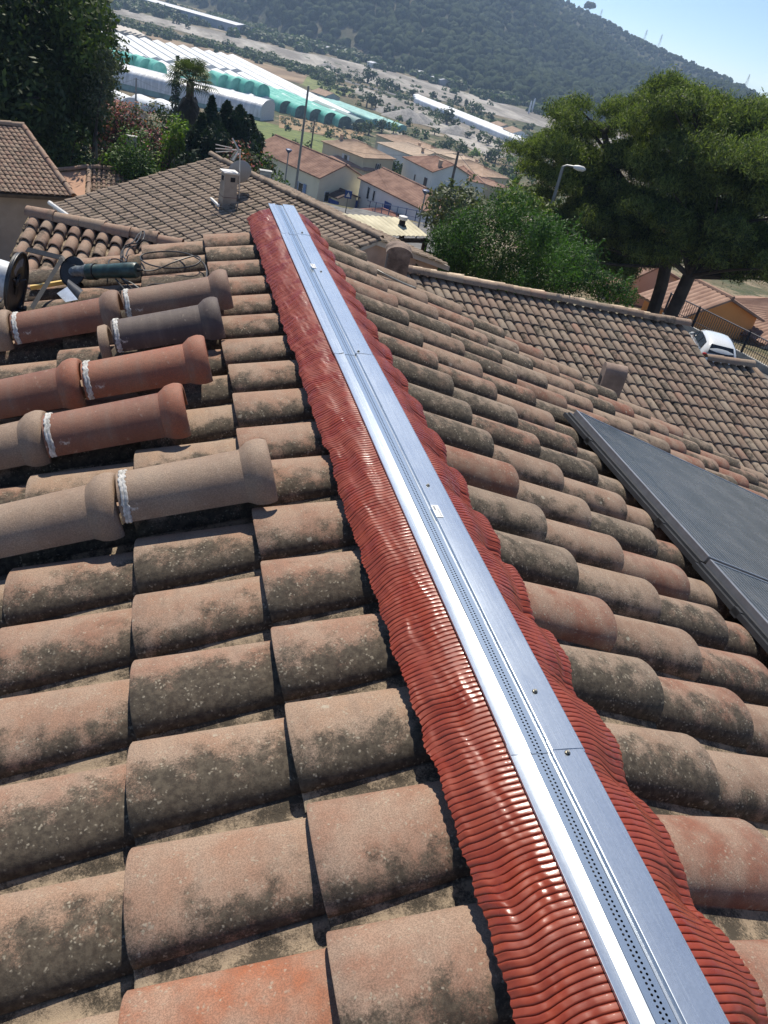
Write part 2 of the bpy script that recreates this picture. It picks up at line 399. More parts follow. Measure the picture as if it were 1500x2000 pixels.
mb = MB(); mb.box((-.04, 2.5, .045), (.150, 5.36, .040)); mb.build('void_shade_block', dark, vent, world=True, smooth=0)  # black block stands in for the shade inside the hollow vent
zinc = simple('zinc_screw', (.35, .33, .27), .35, .9, .2, 200)
rub = simple('black_rubber', (.015, .015, .015), .7)
for sx_, sy_ in ((590, 455), (627, 531), (700, 687), (836, 948), (1045, 1350), (1109, 1469)):
    P_ = PZ(sx_, sy_, .087); y = P_[1]; dz = [d for a, b, d, _ in segs if a <= y][-1]
    x = P_[0]; z = .0848+dz
    mb = MB(); mb.lathe([(-.002, .0062), (.0012, .0062), (.0016, .0058), (.0016, 0)], (x, y, z), (0, 0, 1), 16)
    s1 = mb.build('screw', rub, vent, world=True)
    mb = MB(); mb.lathe([(.0014, .0052), (.0024, .0050), (.0026, .0036), (.0058, .0034), (.0062, .003), (.0062, 0)], (x, y, z), (0, 0, 1), 6)
    mb.build('screw_head', zinc, s1, world=True, smooth=20)
white = simple('sticker_white', (.72, .73, .72), .5, 0, .05); ink = simple('sticker_print', (.10, .12, .13), .6); redink = simple('sticker_print_red', (.45, .12, .12), .6)
for (cx_, cy_, L_, W_) in ((854, 997, .062, .0225), (612, 519, .062, .0225)):
    P_ = PZ(cx_, cy_, .09); y = P_[1]; dz = [d for a, b, d, _ in segs if a <= y][-1]; z = .0868+dz; x = P_[0]
    mb = MB(); mb.box((x, y, z), (W_, L_, .0006)); stk = mb.build('sticker', white, vent, world=True, smooth=0)
    mb = MB(); r = random.Random(3)
    # bold heading running along the strip, then rows of small print
    yy = y+L_*.40
    for k in range(9):
        l_ = .0024; mb.box((x-W_*.18, yy-.0012, z+.0005), (.0048+(.003 if k in (0, 4) else 0), .0014, .0003)); yy -= l_
    for rrow in range(5):
        yy = y+L_*.40 - (0 if rrow else .012)
        while yy > y-L_*.42:
            l_ = r.uniform(.001, .0042); mb.box((x+W_*(.36-.13*rrow*.75) if rrow < 3 else x-W_*(.12+.13*(rrow-3)), yy-l_/2-(.024 if rrow >= 3 else 0), z+.0005), (.0010, l_, .0003)); yy -= l_+.0012
            if rrow >= 3 and yy < y-L_*.05: break
    mb.build('print', ink, stk, world=True, smooth=0)
# ================================================================= LOOSE RIDGE TILES on the left slope
def ridge_tile_mat(name, c, c2, stain=.3):
    t = NT(name); p = t.obj(); n = t.noise(p, 7, 4, .6); cc = t.mix(t.ramp01(n, .3, .72), c, c2)
    g = t.noise(p, 260, 4, .85); cc = t.mix(t.math('MULTIPLY', t.ramp01(g, .42, .60), .60), t.mix(.55, cc, (.06, .042, .034)), cc); bl = t.noise(p, 3.5, 5, .7); cc = t.mix(t.math('MULTIPLY', t.ramp01(bl, .50, .66), .55), cc, (.13, .10, .085)); sc = t.noise(p, 28, 4, .7); cc = t.mix(t.math('MULTIPLY', t.ramp01(sc, .60, .70), .4), cc, (.36, .29, .23))
    band = t.noise(t.scale(p, (34, 3, 3)), 1, 3, .6); cc = t.mix(t.math('MULTIPLY', t.ramp01(band, .45, .8), stain), cc, (.19, .15, .12))
    w_ = t.math('MULTIPLY', t.ramp01(t.noise(p, 10, 5, .7), .66, .72), .8); cc = t.mix(w_, cc, (.55, .50, .44))
    return t.done(cc, .66, 0, t.bump(t.math('ADD', g, t.math('MULTIPLY', sc, 1.5)), .0014, .8), .35)
RM = [ridge_tile_mat('ridge_brown', (.24, .135, .095), (.33, .215, .15)), ridge_tile_mat('ridge_red_brown', (.24, .085, .05), (.32, .15, .095)),
      ridge_tile_mat('ridge_charcoal', (.085, .065, .062), (.12, .095, .088)), ridge_tile_mat('ridge_terracotta', (.36, .11, .055), (.38, .17, .10)),
      ridge_tile_mat('ridge_sandy', (.33, .225, .155), (.42, .31, .22))]
mortar = simple('white_mortar', (.42, .41, .38), .9, 0, .3, 60, .003, c2=(.68, .67, .64))
def ridge_tile(xr, yc, L, mi, label, rz=0, tilt=0, zoff=0, collar_mi=None, mort=True, R=None):
    R = R or .104*random.uniform(.975, 1.02)
    """right (collar) end at x=xr, axis along -X, half round shell lying on the roll crowns"""
    zc = crown(xr)+zoff
    o = thing('ridge_tile', (xr, yc, zc), label, 'ridge tile', 'loose ridge tiles laid in rows on the left slope')
    o.rotation_euler = (random.uniform(-.03, .03), -SL+.035+tilt, rz)
    th = .013; Rc = R*1.24
    def shell(mb, prof):       # prof [(x, r)] outer; builds outer+inner+rims, slightly more than half round
        A = np.linspace(-.10, PI+.10, 29); ps = prof+[(x, r-th) for x, r in prof[::-1]]
        ps.append(ps[0])
        mb.grid([[(x, r*math.cos(a)*1.02, r*math.sin(a)+.004) for x, r in ps] for a in A])
        for a in (A[0], A[-1]):
            n = len(ps)-1; mb.add([(x, r*math.cos(a)*1.02, r*math.sin(a)+.004) for x, r in ps[:-1]], [tuple(range(n))])
    mb = MB(); shell(mb, [(-L, R*.93), (-L*.5, R*.965), (-.085, R)])
    mb.build('barrel', RM[mi], o, smooth=45)
    mb = MB(); shell(mb, [(-.092, R*.995), (-.086, R+.004), (-.076, R*1.10), (-.064, R*1.19), (-.046, Rc*.995), (-.030, Rc*1.01), (-.014, Rc*.985), (-.004, Rc*.95), (0, Rc*.92)])
    mb.build('collar', RM[mi if collar_mi is None else collar_mi], o, smooth=60)
    if mort:
        mb = MB(); r_ = random.Random(int(xr*100)); rows = []
        A = np.linspace(-.08, PI+.08, 49); Rm = R*.93
        wob = [r_.uniform(-.003, .003) for _ in A]
        for k, a in enumerate(A):
            w0 = wob[k]; row = []
            for u, rr_ in ((-.002, .0005), (.0, .0045), (.004, .0055), (.008, .0025), (.012, .0048), (.016, .0050), (.019, .0005)):
                row.append((-L+.010+u+w0, (Rm+rr_+abs(w0)*.4)*math.cos(a)*1.02, (Rm+rr_+abs(w0)*.4)*math.sin(a)+.004))
            rows.append(row)
        mb.grid(rows); mb.build('mortar_band', mortar, o, smooth=60)
    return o
ZR = .002
# rows from near to far
ridge_tile(-.452, 2.165, .470, 4, 'sandy brown ridge tile nearest the camera, its pale collar beside the red skirt', rz=.02, tilt=.045, zoff=.022)
ridge_tile(-.905, 2.185, .50, 4, 'sandy ridge tile cut by the left edge of the photo in the nearest row', rz=.02, tilt=.0, zoff=.012, mort=False)
ridge_tile(-.690, 2.705, .50, 1, 'brown ridge tile with orange collar rim, right hand one of the second row up', rz=.02, tilt=.02, zoff=.016, collar_mi=3)
ridge_tile(-1.170, 2.745, .50, 4, 'pale collared ridge tile at the left end of the second row up', rz=.02, zoff=.010, mort=False)
ridge_tile(-.592, 3.100, .495, 3, 'terracotta orange ridge tile with white splash, in the middle row', rz=.02, tilt=.02, zoff=.016)
ridge_tile(-1.075, 3.140, .50, 1, 'red brown ridge tile with white mark beside its collar, left of the middle row', rz=.02, zoff=.012, collar_mi=3, mort=False)
ridge_tile(-.515, 3.500, .475, 2, 'charcoal grey ridge tile with a separate clay ring at its left end', rz=.02, tilt=.02, zoff=.016)
ridge_tile(-.455, 3.835, .50, 0, 'brown ridge tile in the farthest row, collar nearest the power tools side', rz=.02, tilt=.03, zoff=.016)
ridge_tile(-.950, 3.865, .50, 1, 'rosy brown ridge tile between two mortar bands in the farthest row', rz=.02, tilt=.01, zoff=.012, collar_mi=0)
ridge_tile(-1.440, 3.900, .50, 4, 'ridge tile whose collar just shows at the left edge in the farthest row', rz=.02, zoff=.010, mort=False)
o = thing('clay_ring', (-.985, 3.52, crown(-.985)), 'thin beige clay ring at the left end of the charcoal ridge tile', 'clay ring')
o.rotation_euler = (0, -SL+.03, .02)
mb = MB(); A = np.linspace(-.1, PI+.1, 25)
ps = [(-.045, .100), (-.040, .112), (-.012, .114), (0, .106), (0, .094), (-.045, .090), (-.045, .100)]
mb.grid([[(x, r*math.cos(a), r*math.sin(a)+.003) for x, r in ps] for a in A]); mb.build('ring_body', RM[4], o, smooth=50)

# ================================================================= TOOLS
blk = simple('black_plastic', (.018, .019, .021), .42, 0, .3, 30, .0004, .5)
blk2 = simple('worn_black_metal', (.016, .017, .019), .5, 0, .35, 25, .0004, .5)
cordm = simple('black_cable_rubber', (.022, .022, .024), .5, 0, .3, 20)
grn = simple('dark_green_plastic', (.020, .050, .048), .45, 0, .45, 30, .0004, .5)
dusty = simple('dusty_tool_metal', (.16, .18, .19), .5, .5, .4, 50, .0004)
alu = simple('bare_aluminium', (.66, .72, .78), .42, .45, .12, 40)
cream = simple('reel_cable_drum', (.50, .53, .56), .5, 0, .2, 30)
# cable reel: drum axis roughly along X, flange facing the camera side

def crn(x): return crown(x)
_b = math.tan(SL); _d = ray(30, 552); _t = (.079+.150+_b*CAM[0]-CAM[2])/(_d[2]-_b*_d[0]); rc0 = CAM+_d*_t
reel = thing('cable_reel', (rc0[0], rc0[1], rc0[2]-.165), 'black cable reel standing on the tiles at the left edge of the photo', 'cable reel')
cx_, cy_, cz_ = 0, 0, .165
AX = Vector((1, -.20, -.10)).normalized()
q = AX.to_track_quat('Z', 'Y').to_matrix()
def L2(t, r, a): return Vector((cx_, cy_, cz_))+q@Vector((r*math.cos(a), r*math.sin(a), t))
mb = MB(); mb.lathe([(0, .030), (0, .055), (.002, .060), (.004, .152), (.012, .160), (.016, .160), (.018, .154), (-.006, .152), (-.006, .03)][:], (cx_, cy_, cz_), AX, 48); mb.build('flange', blk, reel, smooth=35)
mb = MB(); mb.lathe([(-.014, .02), (-.012, .062), (.000, .062)], (cx_, cy_, cz_), AX, 32); mb.build('hub_recess', dark, reel)
mb = MB(); mb.lathe([(-.16, .092), (-.08, .095), (-.012, .092)], (cx_, cy_, cz_), AX, 40)
mb.build('wound_drum', cream, reel)
mb = MB(); mb.lathe([(-.18, .03), (-.18, .142), (-.165, .142), (-.165, .03)], (cx_, cy_, cz_), AX, 40); mb.build('flange', blk, reel, smooth=35)
mb = MB(); mb.lathe([(-.02, .020), (.010, .020), (.014, .015), (.014, 0)], (cx_, cy_, cz_), AX, 20)
for k in range(3):
    a = k*2.09+.4; mb.tube([L2(.004, .012, a), L2(.002, .062, a)], .006, 6)
mb.build('hub_cap', blk2, reel)
lab = simple('reel_label', (.12, .13, .14), .5, 0, .2, 60)
mb = MB(); A = np.linspace(1.1, 2.35, 18); mb.grid([[L2(.0185, r, a) for r in (.085, .125)] for a in A]); mb.build('label_arc', lab, reel)
mb = MB(); mb.tube(curve_pts([L2(.014, .02, .2), L2(.035, .06, .0), L2(.03, .10, -.9), L2(.03, .15, -1.3), (.05, -.06, .01)]), .0042, 6); mb.build('lead', cordm, reel)
mb = MB()
mb.tube([(-.02, -.05, .012), (.10, -.08, -.015)], .011, 8); mb.tube([(-.14, .02, .02), (-.02, -.05, .012)], .011, 8)
mb.build('foot_bar', blk, reel)
# black angle frame (the reel's carrying bracket): flat bar folded like a V, lying over the tiles
def bar(mb, a, b, w_, t_, n_):
    a = Vector(a); b = Vector(b); d = (b-a).normalized(); n_ = Vector(n_).normalized(); s_ = d.cross(n_).normalized()
    c = (a+b)/2; R = Matrix((d, s_, n_)).transposed(); mb.box(c, ((b-a).length, w_, t_), R=np.array(R))
def LpT(x, y, h): 
    d = ray(x, y); a = .079+h; b = math.tan(SL); t_ = (a+b*CAM[0]-CAM[2])/(d[2]-b*d[0]); return CAM+d*t_
pA = LpT(52, 487, .17); pB = LpT(122, 504, .13); pC = LpT(62, 602, .012)
fr = thing('angle_bracket', (float(pC[0]), float(pC[1]), float(pC[2])), 'bent black steel bar shaped like a V propped between the cable reel and the grinder', 'metal bracket')
F0 = np.array(pC)
def folded(pts, w_, t_, n_):
    mb = MB(); pts = [Vector(p) for p in pts]; n_ = Vector(n_).normalized(); P = []
    for i, p in enumerate(pts):
        d = (pts[min(i+1, len(pts)-1)]-pts[max(i-1, 0)]).normalized(); s_ = d.cross(n_).normalized()
        P.append([p+s_*w_/2+n_*t_/2, p-s_*w_/2+n_*t_/2, p-s_*w_/2-n_*t_/2, p+s_*w_/2-n_*t_/2, p+s_*w_/2+n_*t_/2])
    mb.grid([[list(v) for v in r] for r in P]); return mb
vd = Vector((CAM-pB)).normalized()
mb = folded([pA-F0, (pA-F0)*.5+(pB-F0)*.5, (pB-F0)*.97+(pA-F0)*.03, pB-F0, (pB-F0)*.96+Vector((0, 0, 0))*.04], .030, .006, vd+Vector((.2, 0, .5)))
mb.build('upper_arm', blk2, fr, smooth=25)
mb = folded([pB-F0, (pB-F0)*.5, Vector((0, 0, 0))], .022, .008, vd)
mb.build('lower_arm', blk, fr, smooth=25)
# angle grinder
g0 = LpT(142, 545, .03)
gr = thing('angle_grinder', tuple(map(float, g0)), 'dark green angle grinder with black disc lying on the tiles beside its cable', 'angle grinder')
G0 = np.array(g0)
gc = LpT(143, 530, .06)-G0; ge = LpT(265, 526, .06)-G0
gd = Vector(ge-gc).normalized(); up_ = Vector((-.05, -.84, .54)).normalized(); up_ = (up_-gd*up_.dot(gd)).normalized()
gc = Vector(gc); 
mb = MB(); mb.lathe([(-.004, 0), (-.004, .078), (.0, .080), (.004, .078), (.004, .036), (.007, .034), (.007, 0)], gc, up_, 40); mb.build('cutting_disc', blk2, gr, smooth=30)
mb = MB(); mb.lathe([(.006, .022), (.012, .022), (.013, .016), (.018, .014), (.018, 0)], gc, up_, 24); mb.build('flange_nut', dusty, gr, smooth=30)
mb = MB(); mb.lathe([(-.026, .04), (-.026, .083), (-.004, .088), (.002, .086), (.002, .083), (-.006, .083)], gc, up_, 40, a0=2.0, a1=2.0+PI*1.15); mb.build('guard', blk, gr, smooth=30)
Lg = Vector(ge-np.array(gc)).length
def gp(t_, dz=-.018): return gc+gd*t_+up_*dz
mb = MB(); mb.tube([gp(-.025), gp(-.01), gp(.02), gp(.05), gp(.075), gp(.082)], [.02, .034, .038, .036, .042, .042], 20); mb.build('gear_head', dusty, gr)
mb = MB(); mb.tube([gp(.080), gp(.088), gp(.12), gp(.13), gp(.20), gp(Lg*.80), gp(Lg*.97), gp(Lg)], [.040, .043, .043, .038, .038, .042, .043, .036], 24); mb.build('motor_body', grn, gr)
mb = MB(); mb.tube([gp(.125), gp(.131)], [.0445, .0445], 24); mb.build('joint_ring', blk, gr)
mb = MB(); mb.tube([gp(Lg), gp(Lg+.03)], [.009, .006], 10); mb.build('cord_sleeve', blk, gr)
# shiny guard plate lying below the disc
pg = LpT(145, 572, .05)
pl = thing('guard_plate', tuple(map(float, pg)), 'shiny folded metal guard plate leaning below the grinder disc', 'metal plate')
Q0 = np.array(pg); c1 = [LpT(x, y, h)-Q0 for x, y, h in ((134, 545, .07), (163, 567, .05), (152, 585, .03), (147, 581, .03), (149, 590, .02), (128, 590, .02), (111, 573, .04), (131, 560, .065))]
def plate(mb, a, b, c, d, t_=.002):
    a, b, c, d = [Vector(v) for v in (a, b, c, d)]; n_ = (b-a).cross(d-a).normalized()*t_
    mb.add([a, b, c, d, a+n_, b+n_, c+n_, d+n_], [(0, 3, 2, 1), (4, 5, 6, 7), (0, 1, 5, 4), (1, 2, 6, 5), (2, 3, 7, 6), (3, 0, 4, 7)])
mb = MB(); plate(mb, c1[7], c1[2], c1[5], c1[6]); mb.build('bright_face', alu, pl, smooth=0)
mb = MB(); a_, b_, c_, d_ = [Vector(v) for v in (c1[0], c1[1], c1[2], c1[7])]
mb.grid([[list(a_.lerp(b_, u).lerp(d_.lerp(c_, u), v)+Vector((0, -.10, .12))*.12*math.sin(PI*v)) for v in np.linspace(0, 1, 7)] for u in (0, 1)])
mb.build('curved_face', blk2, pl)
# batten (yellow)
yel = simple('yellow_batten', (.60, .42, .13), .55, 0, .1, 10)
b0 = LpT(60, 566, -.01); b1 = LpT(342, 519, -.045)
bt = thing('yellow_batten', tuple(map(float, b0)), 'yellow wooden batten lying on the tiles behind the black reel and the grinder', 'batten')
mb = MB(); bar(mb, (0, 0, .012), Vector(b1-b0)+Vector((0, 0, .012)), .022, .022, (-.3, 0, 1)); mb.build('batten_body', yel, bt, smooth=0)
# cables
def cable(pts, r, label, nm='power_cable', mat=cordm):
    p = [LpT(x, y, h) for x, y, h in pts]; o0 = p[0]
    t_ = thing(nm, tuple(map(float, o0)), label, 'cable')
    mb = MB(); mb.tube(curve_pts([v-o0 for v in p], 7), r, 8); mb.build('cable_sheath', mat, t_); return t_
cable([(268, 527, .045), (300, 528, .02), (340, 512, .03), (380, 500, .02), (392, 508, .02), (375, 520, .015), (330, 524, .01), (290, 516, .02), (274, 504, .02), (285, 495, .02), (330, 491, .02), (370, 497, .02), (398, 515, .01), (404, 535, .0), (398, 552, .0), (380, 557, .01), (340, 556, -.01), (300, 555, .01), (285, 560, .01)], .0042, 'black power cable looped on the tiles from the end of the grinder')
cable([(287, 562, .01), (250, 566, .01), (220, 574, .01), (200, 582, .02), (180, 584, .02), (150, 592, .01)], .0045, 'black power cable lying straight below the grinder')
cable([(226, 545, .02), (240, 562, 0), (256, 580, .0), (272, 586, -.02), (290, 588, .0)], .0045, 'short cable bundle strand hanging down a valley under the grinder')
cable([(236, 543, .02), (252, 558, 0), (268, 574, .0), (276, 584, -.02)], .0040, 'short cable strand beside the bundle below the grinder grip')
cable([(212, 520, .04), (214, 508, .03), (228, 506, .03), (242, 512, .02), (246, 508, .02), (240, 498, .0), (243, 482, .0), (256, 476, .02), (266, 474, .02), (274, 462, .0), (276, 452, .01)], .0042, 'grey black cable climbing over the rolls toward the roof verge')
cable([(236, 505, .02), (238, 490, .0), (250, 480, .01), (262, 470, .02), (270, 458, .0), (281, 452, .01), (280, 466, .01), (268, 478, -.01), (252, 486, .0), (246, 500, .01)], .0042, 'second black cable looped over the rolls near the verge')
cable([(236, 543, .015), (256, 552, .015), (276, 566, .01)], .0032, 'thin pale cable slanting under the grinder grip', mat=simple('grey_cable', (.30, .29, .25), .5))
cable([(0, 590, .05), (8, 582, .03), (14, 592, .01), (28, 600, .0), (50, 606, .0)], .0045, 'black cable curling on the tiles under the reel at the left edge')
# cable in a valley of the right slope near the verge
def RpT(x, y, h):
    d = ray(x, y); b = -math.tan(SR); t_ = (.079+h+b*CAM[0]-CAM[2])/(d[2]-b*d[0]); return CAM+d*t_
pp = [RpT(x, y, h) for x, y, h in ((734, 526, -.02), (752, 536, -.01), (775, 547, -.01), (800, 558, -.01), (812, 562, -.03))]
t_ = thing('antenna_cable', tuple(map(float, pp[0])), 'thin grey cable lying between two rolls of the right slope near the verge', 'cable')
mb = MB(); mb.tube(curve_pts([v-pp[0] for v in pp]), .006, 8); mb.build('cable_sheath', simple('grey_cable', (.30, .29, .25), .5), t_)

# ================================================================= SOLAR PANELS on the right slope
cell = NT('solar_cells'); p_ = cell.obj(); sx = cell.n('SeparateXYZ'); cell.l(p_, sx.inputs[0])
bus = cell.math('LESS_THAN', cell.math('FRACT', cell.math('MULTIPLY', sx.outputs[0], 1/.026)), .16)
gap = cell.math('MAXIMUM', cell.math('LESS_THAN', cell.math('FRACT', cell.math('MULTIPLY', sx.outputs[0], 1/.158)), .02), cell.math('LESS_THAN', cell.math('FRACT', cell.math('MULTIPLY', sx.outputs[1], 1/.158)), .02))
cc = cell.mix(cell.math('MULTIPLY', bus, .9), (.012, .014, .020), (.17, .17, .175)); cc = cell.mix(gap, cc, (.006, .006, .008))
du = cell.noise(p_, 5, 5, .65); cc = cell.mix(cell.math('MULTIPLY', cell.ramp01(du, .3, .8), .20), cc, (.30, .29, .27))
cell.done(cc, cell.math('MULTIPLY_ADD', du, .20, .16), 0, None, .22)
cell.b.inputs['Coat Weight'].default_value = 0
frm = simple('grey_anodised_frame', (.30, .30, .31), .42, .8, .1, 20); frd = simple('dark_frame_side', (.045, .047, .05), .5, .3, .2, 10)
def solar(x0, y0, y1, W, label):
    sl = SR-.036; zt = crown(x0)+.050
    o = thing('solar_panel', (x0, y0, zt), label, 'solar panel', 'solar panels on the right slope'); o.rotation_euler = (0, sl, 0)
    L_ = y1-y0; mb = MB(); mb.box((W/2, L_/2, -.004), (W-.03, L_-.03, .006)); mb.build('cell_glass', cell.m, o, smooth=0)
    mb = MB(); f_ = .016
    mb.box((f_/2, L_/2, -.015), (f_, L_, .036)); mb.box((W-f_/2, L_/2, -.015), (f_, L_, .036)); mb.box((W/2, f_*.35, -.0155), (W-2*f_-.001, f_*.7, .035)); mb.box((W/2, L_-f_*.35, -.0155), (W-2*f_-.001, f_*.7, .035))
    fo = mb.build('panel_frame', frm, o, smooth=0)
    md = fo.modifiers.new('b', 'BEVEL'); md.width = .0025; md.segments = 2
    mb = MB(); mb.box((-.016, L_/2, -.036), (.026, L_+.01, .016)); mb.box((-.036, L_/2, -.050), (.028, L_+.015, .022)); mb.build('side_rail', frd, o, smooth=0)
    mb = MB()
    for yy in (L_*.22, L_*.78): mb.box((W/2, yy, -.052), (W+.10, .04, .034))
    mb.build('mounting_rail', frd, o, smooth=0)
solar(1.505, 2.275, 3.64, 1.95, 'large dark solar panel with a grey frame on the right slope')
solar(1.49, .88, 2.250, 1.95, 'second dark solar panel, mostly outside the right edge of the photo, below the first')
# ================================================================= TERRAIN HEIGHT
_GD = [(0, -6.2), (14, -6.6), (25, -7.8), (34, -9.3), (40, -10.2), (48, -11.0), (60, -13.2), (72, -14.4), (84, -20.2), (120, -23.5), (200, -32), (300, -43), (340, -45), (5000, -45)]
def gz(x, y):
    D = math.hypot(x-CAM[0], y-CAM[1])
    return float(np.interp(D, [a for a, b in _GD], [b for a, b in _GD]))
def PG(x, y, up=0.0):                 # point on the ground seen at a photo position
    d = ray(x, y); lo = 5.0; t = lo; st = .5
    while t < 6000:
        p = CAM+d*t
        if p[2] < gz(p[0], p[1])+up: break
        t += st; st *= 1.01
    lo, hi = t-st, t
    for _ in range(30):
        m = (lo+hi)/2; p = CAM+d*m
        if p[2] < gz(p[0], p[1])+up: hi = m
        else: lo = m
    p = CAM+d*hi; return p

# ================================================================= NEIGHBOUR ROOFS
TM_N = tile_material('aged_canal_tiles', [(.36, .24, .17), (.44, .32, .235), (.50, .375, .27), (.39, .31, .235), (.48, .28, .20), (.32, .26, .205), (.56, .46, .34)], .22, .5, .25, .55, True, True)
TM_A = tile_material('brown_canal_tiles', [(.31, .235, .175), (.37, .29, .22), (.34, .265, .205)], .16, .3, .3, .6, True, True)
TM_P = tile_material('pink_canal_tiles', [(.44, .26, .185), (.50, .35, .25), (.42, .24, .175), (.48, .37, .27)], .12, .3, .2, .6, True, True)
def dvec(az, s):
    a = math.radians(az); s = math.radians(s); return np.array([math.sin(a)*math.cos(s), math.cos(a)*math.cos(s), -math.sin(s)])
def unit(v): v = np.array(v, float); return v/np.linalg.norm(v)
def cap_row(mb, a, b, r, seg=.42, h=None):        # row of half round ridge tiles along a line
    a = np.array(a, float); b = np.array(b, float); L = np.linalg.norm(b-a); n = max(1, int(round(L/seg))); ax = Vector((b-a)/L)
    sd = ax.cross(Vector((0, 0, 1))).normalized(); up_ = sd.cross(ax).normalized()
    for k in range(n):
        p0 = a+(b-a)*k/n; p1 = a+(b-a)*(k+1.08)/n; R = random.random(); rows = []; J = Vector((random.uniform(-.016, .016), random.uniform(-.016, .016), random.uniform(-.014, .012)))
        for p_, rr_ in ((p0, r*.86), (p1, r), (p1, r*.88)):
            rows.append([list(Vector(p_)+J+sd*rr_*math.cos(t)+up_*(rr_*math.sin(t)*(h or 1)+random.uniform(0, .006))) for t in np.linspace(-.15, PI+.15, 9)])
        mb.grid(rows, rnd=R, vv=0, uu=0, chan=0)

# ---- roof of the house to the right
zB = -3.7
TLb = PZ(820, 535, zB); TRb = PZ(1343, 636, zB); Ab = unit(TRb-TLb); Db = dvec(176, 17.5); Ub = unit(np.cross(Ab, Db)); Ub = Ub if Ub[2] > 0 else -Ub
hb = thing('tiled_house', (10, 10, -7.5), 'neighbouring house on the right under a large slope of mottled canal tiles', 'house')
pitB = .205; nB = int(np.linalg.norm(TRb-TLb)/pitB)
mb = MB(); salmon = (11, 3)
lay_tiles(mb, TLb+Ab*pitB*.5, Ab, Db, Ub, range(-3, nB), range(0, 26), pitB, .36, lap=.05, lift=.022, h=.056, prof_n=9, seg=1, jit=1.4, rw=.455,
          rnd=lambda i, j: 1.6 if (i, j) == salmon else random.random())
ext0 = PZ(1385, 703, zB-.65); ext1 = PZ(1468, 716, zB-.65); A2 = unit(ext1-ext0)
j0 = 4
lay_tiles(mb, ext0+A2*.06, A2, Db, Ub, range(0, 7), range(0, 20), pitB, .36, lap=.05, lift=.022, h=.056, prof_n=9, seg=1, jit=1.4, rw=.455)
cap_row(mb, TLb-Ab*.6+np.array([0, 0, .03]), TRb+np.array([0, 0, .03]), .115, .40); cap_row(mb, ext0-A2*.1+np.array([0, 0, .04]), ext1+np.array([0, 0, .04]), .115, .40)
for k in range(26):      # second lichen covered cap line behind the first, irregular mortar
    pass
mb.build('roof_tiles', TM_N, hb, world=True, smooth=60)
mb = MB(); cap_row(mb, TLb-Ab*.6+np.array([.02, .20, .0]), TRb-Ab*.25+np.array([.02, .20, -.02]), .135, .33, .8); mb.build('mortar_coping', simple('pale_mortar_coping', (.54, .43, .31), .95, 0, .35, 9, .01, .2), hb, world=True, smooth=60)
mb = MB()
q0 = TLb-Ab*.8-Ub*.10; q1 = TRb+Ab*.0-Ub*.10; q2 = q1+Db*9.3; q3 = q0+Db*9.3; e1 = ext1-Ub*.10; e0 = ext0-Ub*.1
for a_, b_, c_, d_ in ((q0, q1, q2, q3), (e0-A2*.5, e1, e1+Db*7.2, e0+Db*7.2-A2*.5)):
    V = [a_, b_, c_, d_]+[v-np.array([0, 0, .12]) for v in (a_, b_, c_, d_)]
    mb.add(V, [(0, 3, 2, 1), (4, 5, 6, 7), (0, 1, 5, 4), (1, 2, 6, 5), (2, 3, 7, 6), (3, 0, 4, 7)])
mb.build('roof_deck', wood, hb, world=True, smooth=0)
mb = MB(); fl = [q0+np.array([.3, -.25, 0]), q1+np.array([-.25, -.25, 0]), q2+np.array([-.3, .4, 0]), q3+np.array([.3, .4, 0])]
V = [f-np.array([0, 0, .14]) for f in fl]+[np.array([f[0], f[1], -8.6]) for f in fl]
mb.add(V, [(0, 1, 5, 4), (1, 2, 6, 5), (2, 3, 7, 6), (3, 0, 4, 7)]); mb.build('wall', plaster, hb, world=True, smooth=0)
# verge strips
# small clay chimney standing on that roof
stainp = simple('stained_pink_render', (.24, .175, .14), .9, 0, .25, 5, .004)
cpos = PD(1192, 748, 13.2)
ch = thing('chimney', (cpos[0], cpos[1], cpos[2]-.10), 'small pink chimney with rounded top and square hole, beside the right roof', 'chimney'); ch.rotation_euler = (0, 0, math.radians(-18))
mb = MB(); 
W, Dp, H = .29, .37, .50
prof = [(-W/2, -.6), (-W/2, H*.55)]+[(-W/2*math.cos(t), H*.55+.16*math.sin(t)) for t in np.linspace(.3, PI-.3, 9)]+[(W/2, H*.55), (W/2, -.6)]
prof = prof[::-1]; n = len(prof)
V = [(-Dp/2, x, z) for x, z in prof]+[(Dp/2, x, z) for x, z in prof]
F = [(i, (i+1) % n, n+(i+1) % n, n+i) for i in range(n)]+[tuple(range(n))[::-1], tuple(range(n, 2*n))]
mb.add(V, F); mb.build('stack', stainp, ch, smooth=30)
mb = MB(); mb.box((-Dp/2-.002, .0, H*.28), (.012, .13, .13)); mb.build('flue_hole', dark, ch, smooth=0)

# ---- low annex roof beyond the left verge
TLa = PZ(58, 409, -2.0); TRa = PZ(283, 456, -2.0); Aa = unit(TRa-TLa); Da = dvec(187, 17); Ua = unit(np.cross(Aa, Da)); Ua = Ua if Ua[2] > 0 else -Ua
an = thing('tiled_annex', (-2, 10, -4.5), 'low lean-to with fat pale canal tiles beyond the left verge of the foreground roof', 'lean-to')
mb = MB(); pa = np.linalg.norm(TRa-TLa)/8.3
lay_tiles(mb, TLa+Aa*pa*.42, Aa, Da, Ua, range(0, 10), range(0, 7), pa, .33, lap=.05, lift=.03, h=.09, prof_n=13, seg=2, jit=1.2, rw=.42)
cap_row(mb, TLa+np.array([0, 0, -.05])-Aa*.05+Da*.02, TRa+Aa*.5+np.array([0, 0, -.05])+Da*.02, .105, .33); cap_row(mb, TLa+np.array([.03, .12, -.16])-Aa*.05, TRa+Aa*.5+np.array([.03, .12, -.16]), .12, .5)
mb.build('roof_tiles', TM_P, an, world=True, smooth=60)
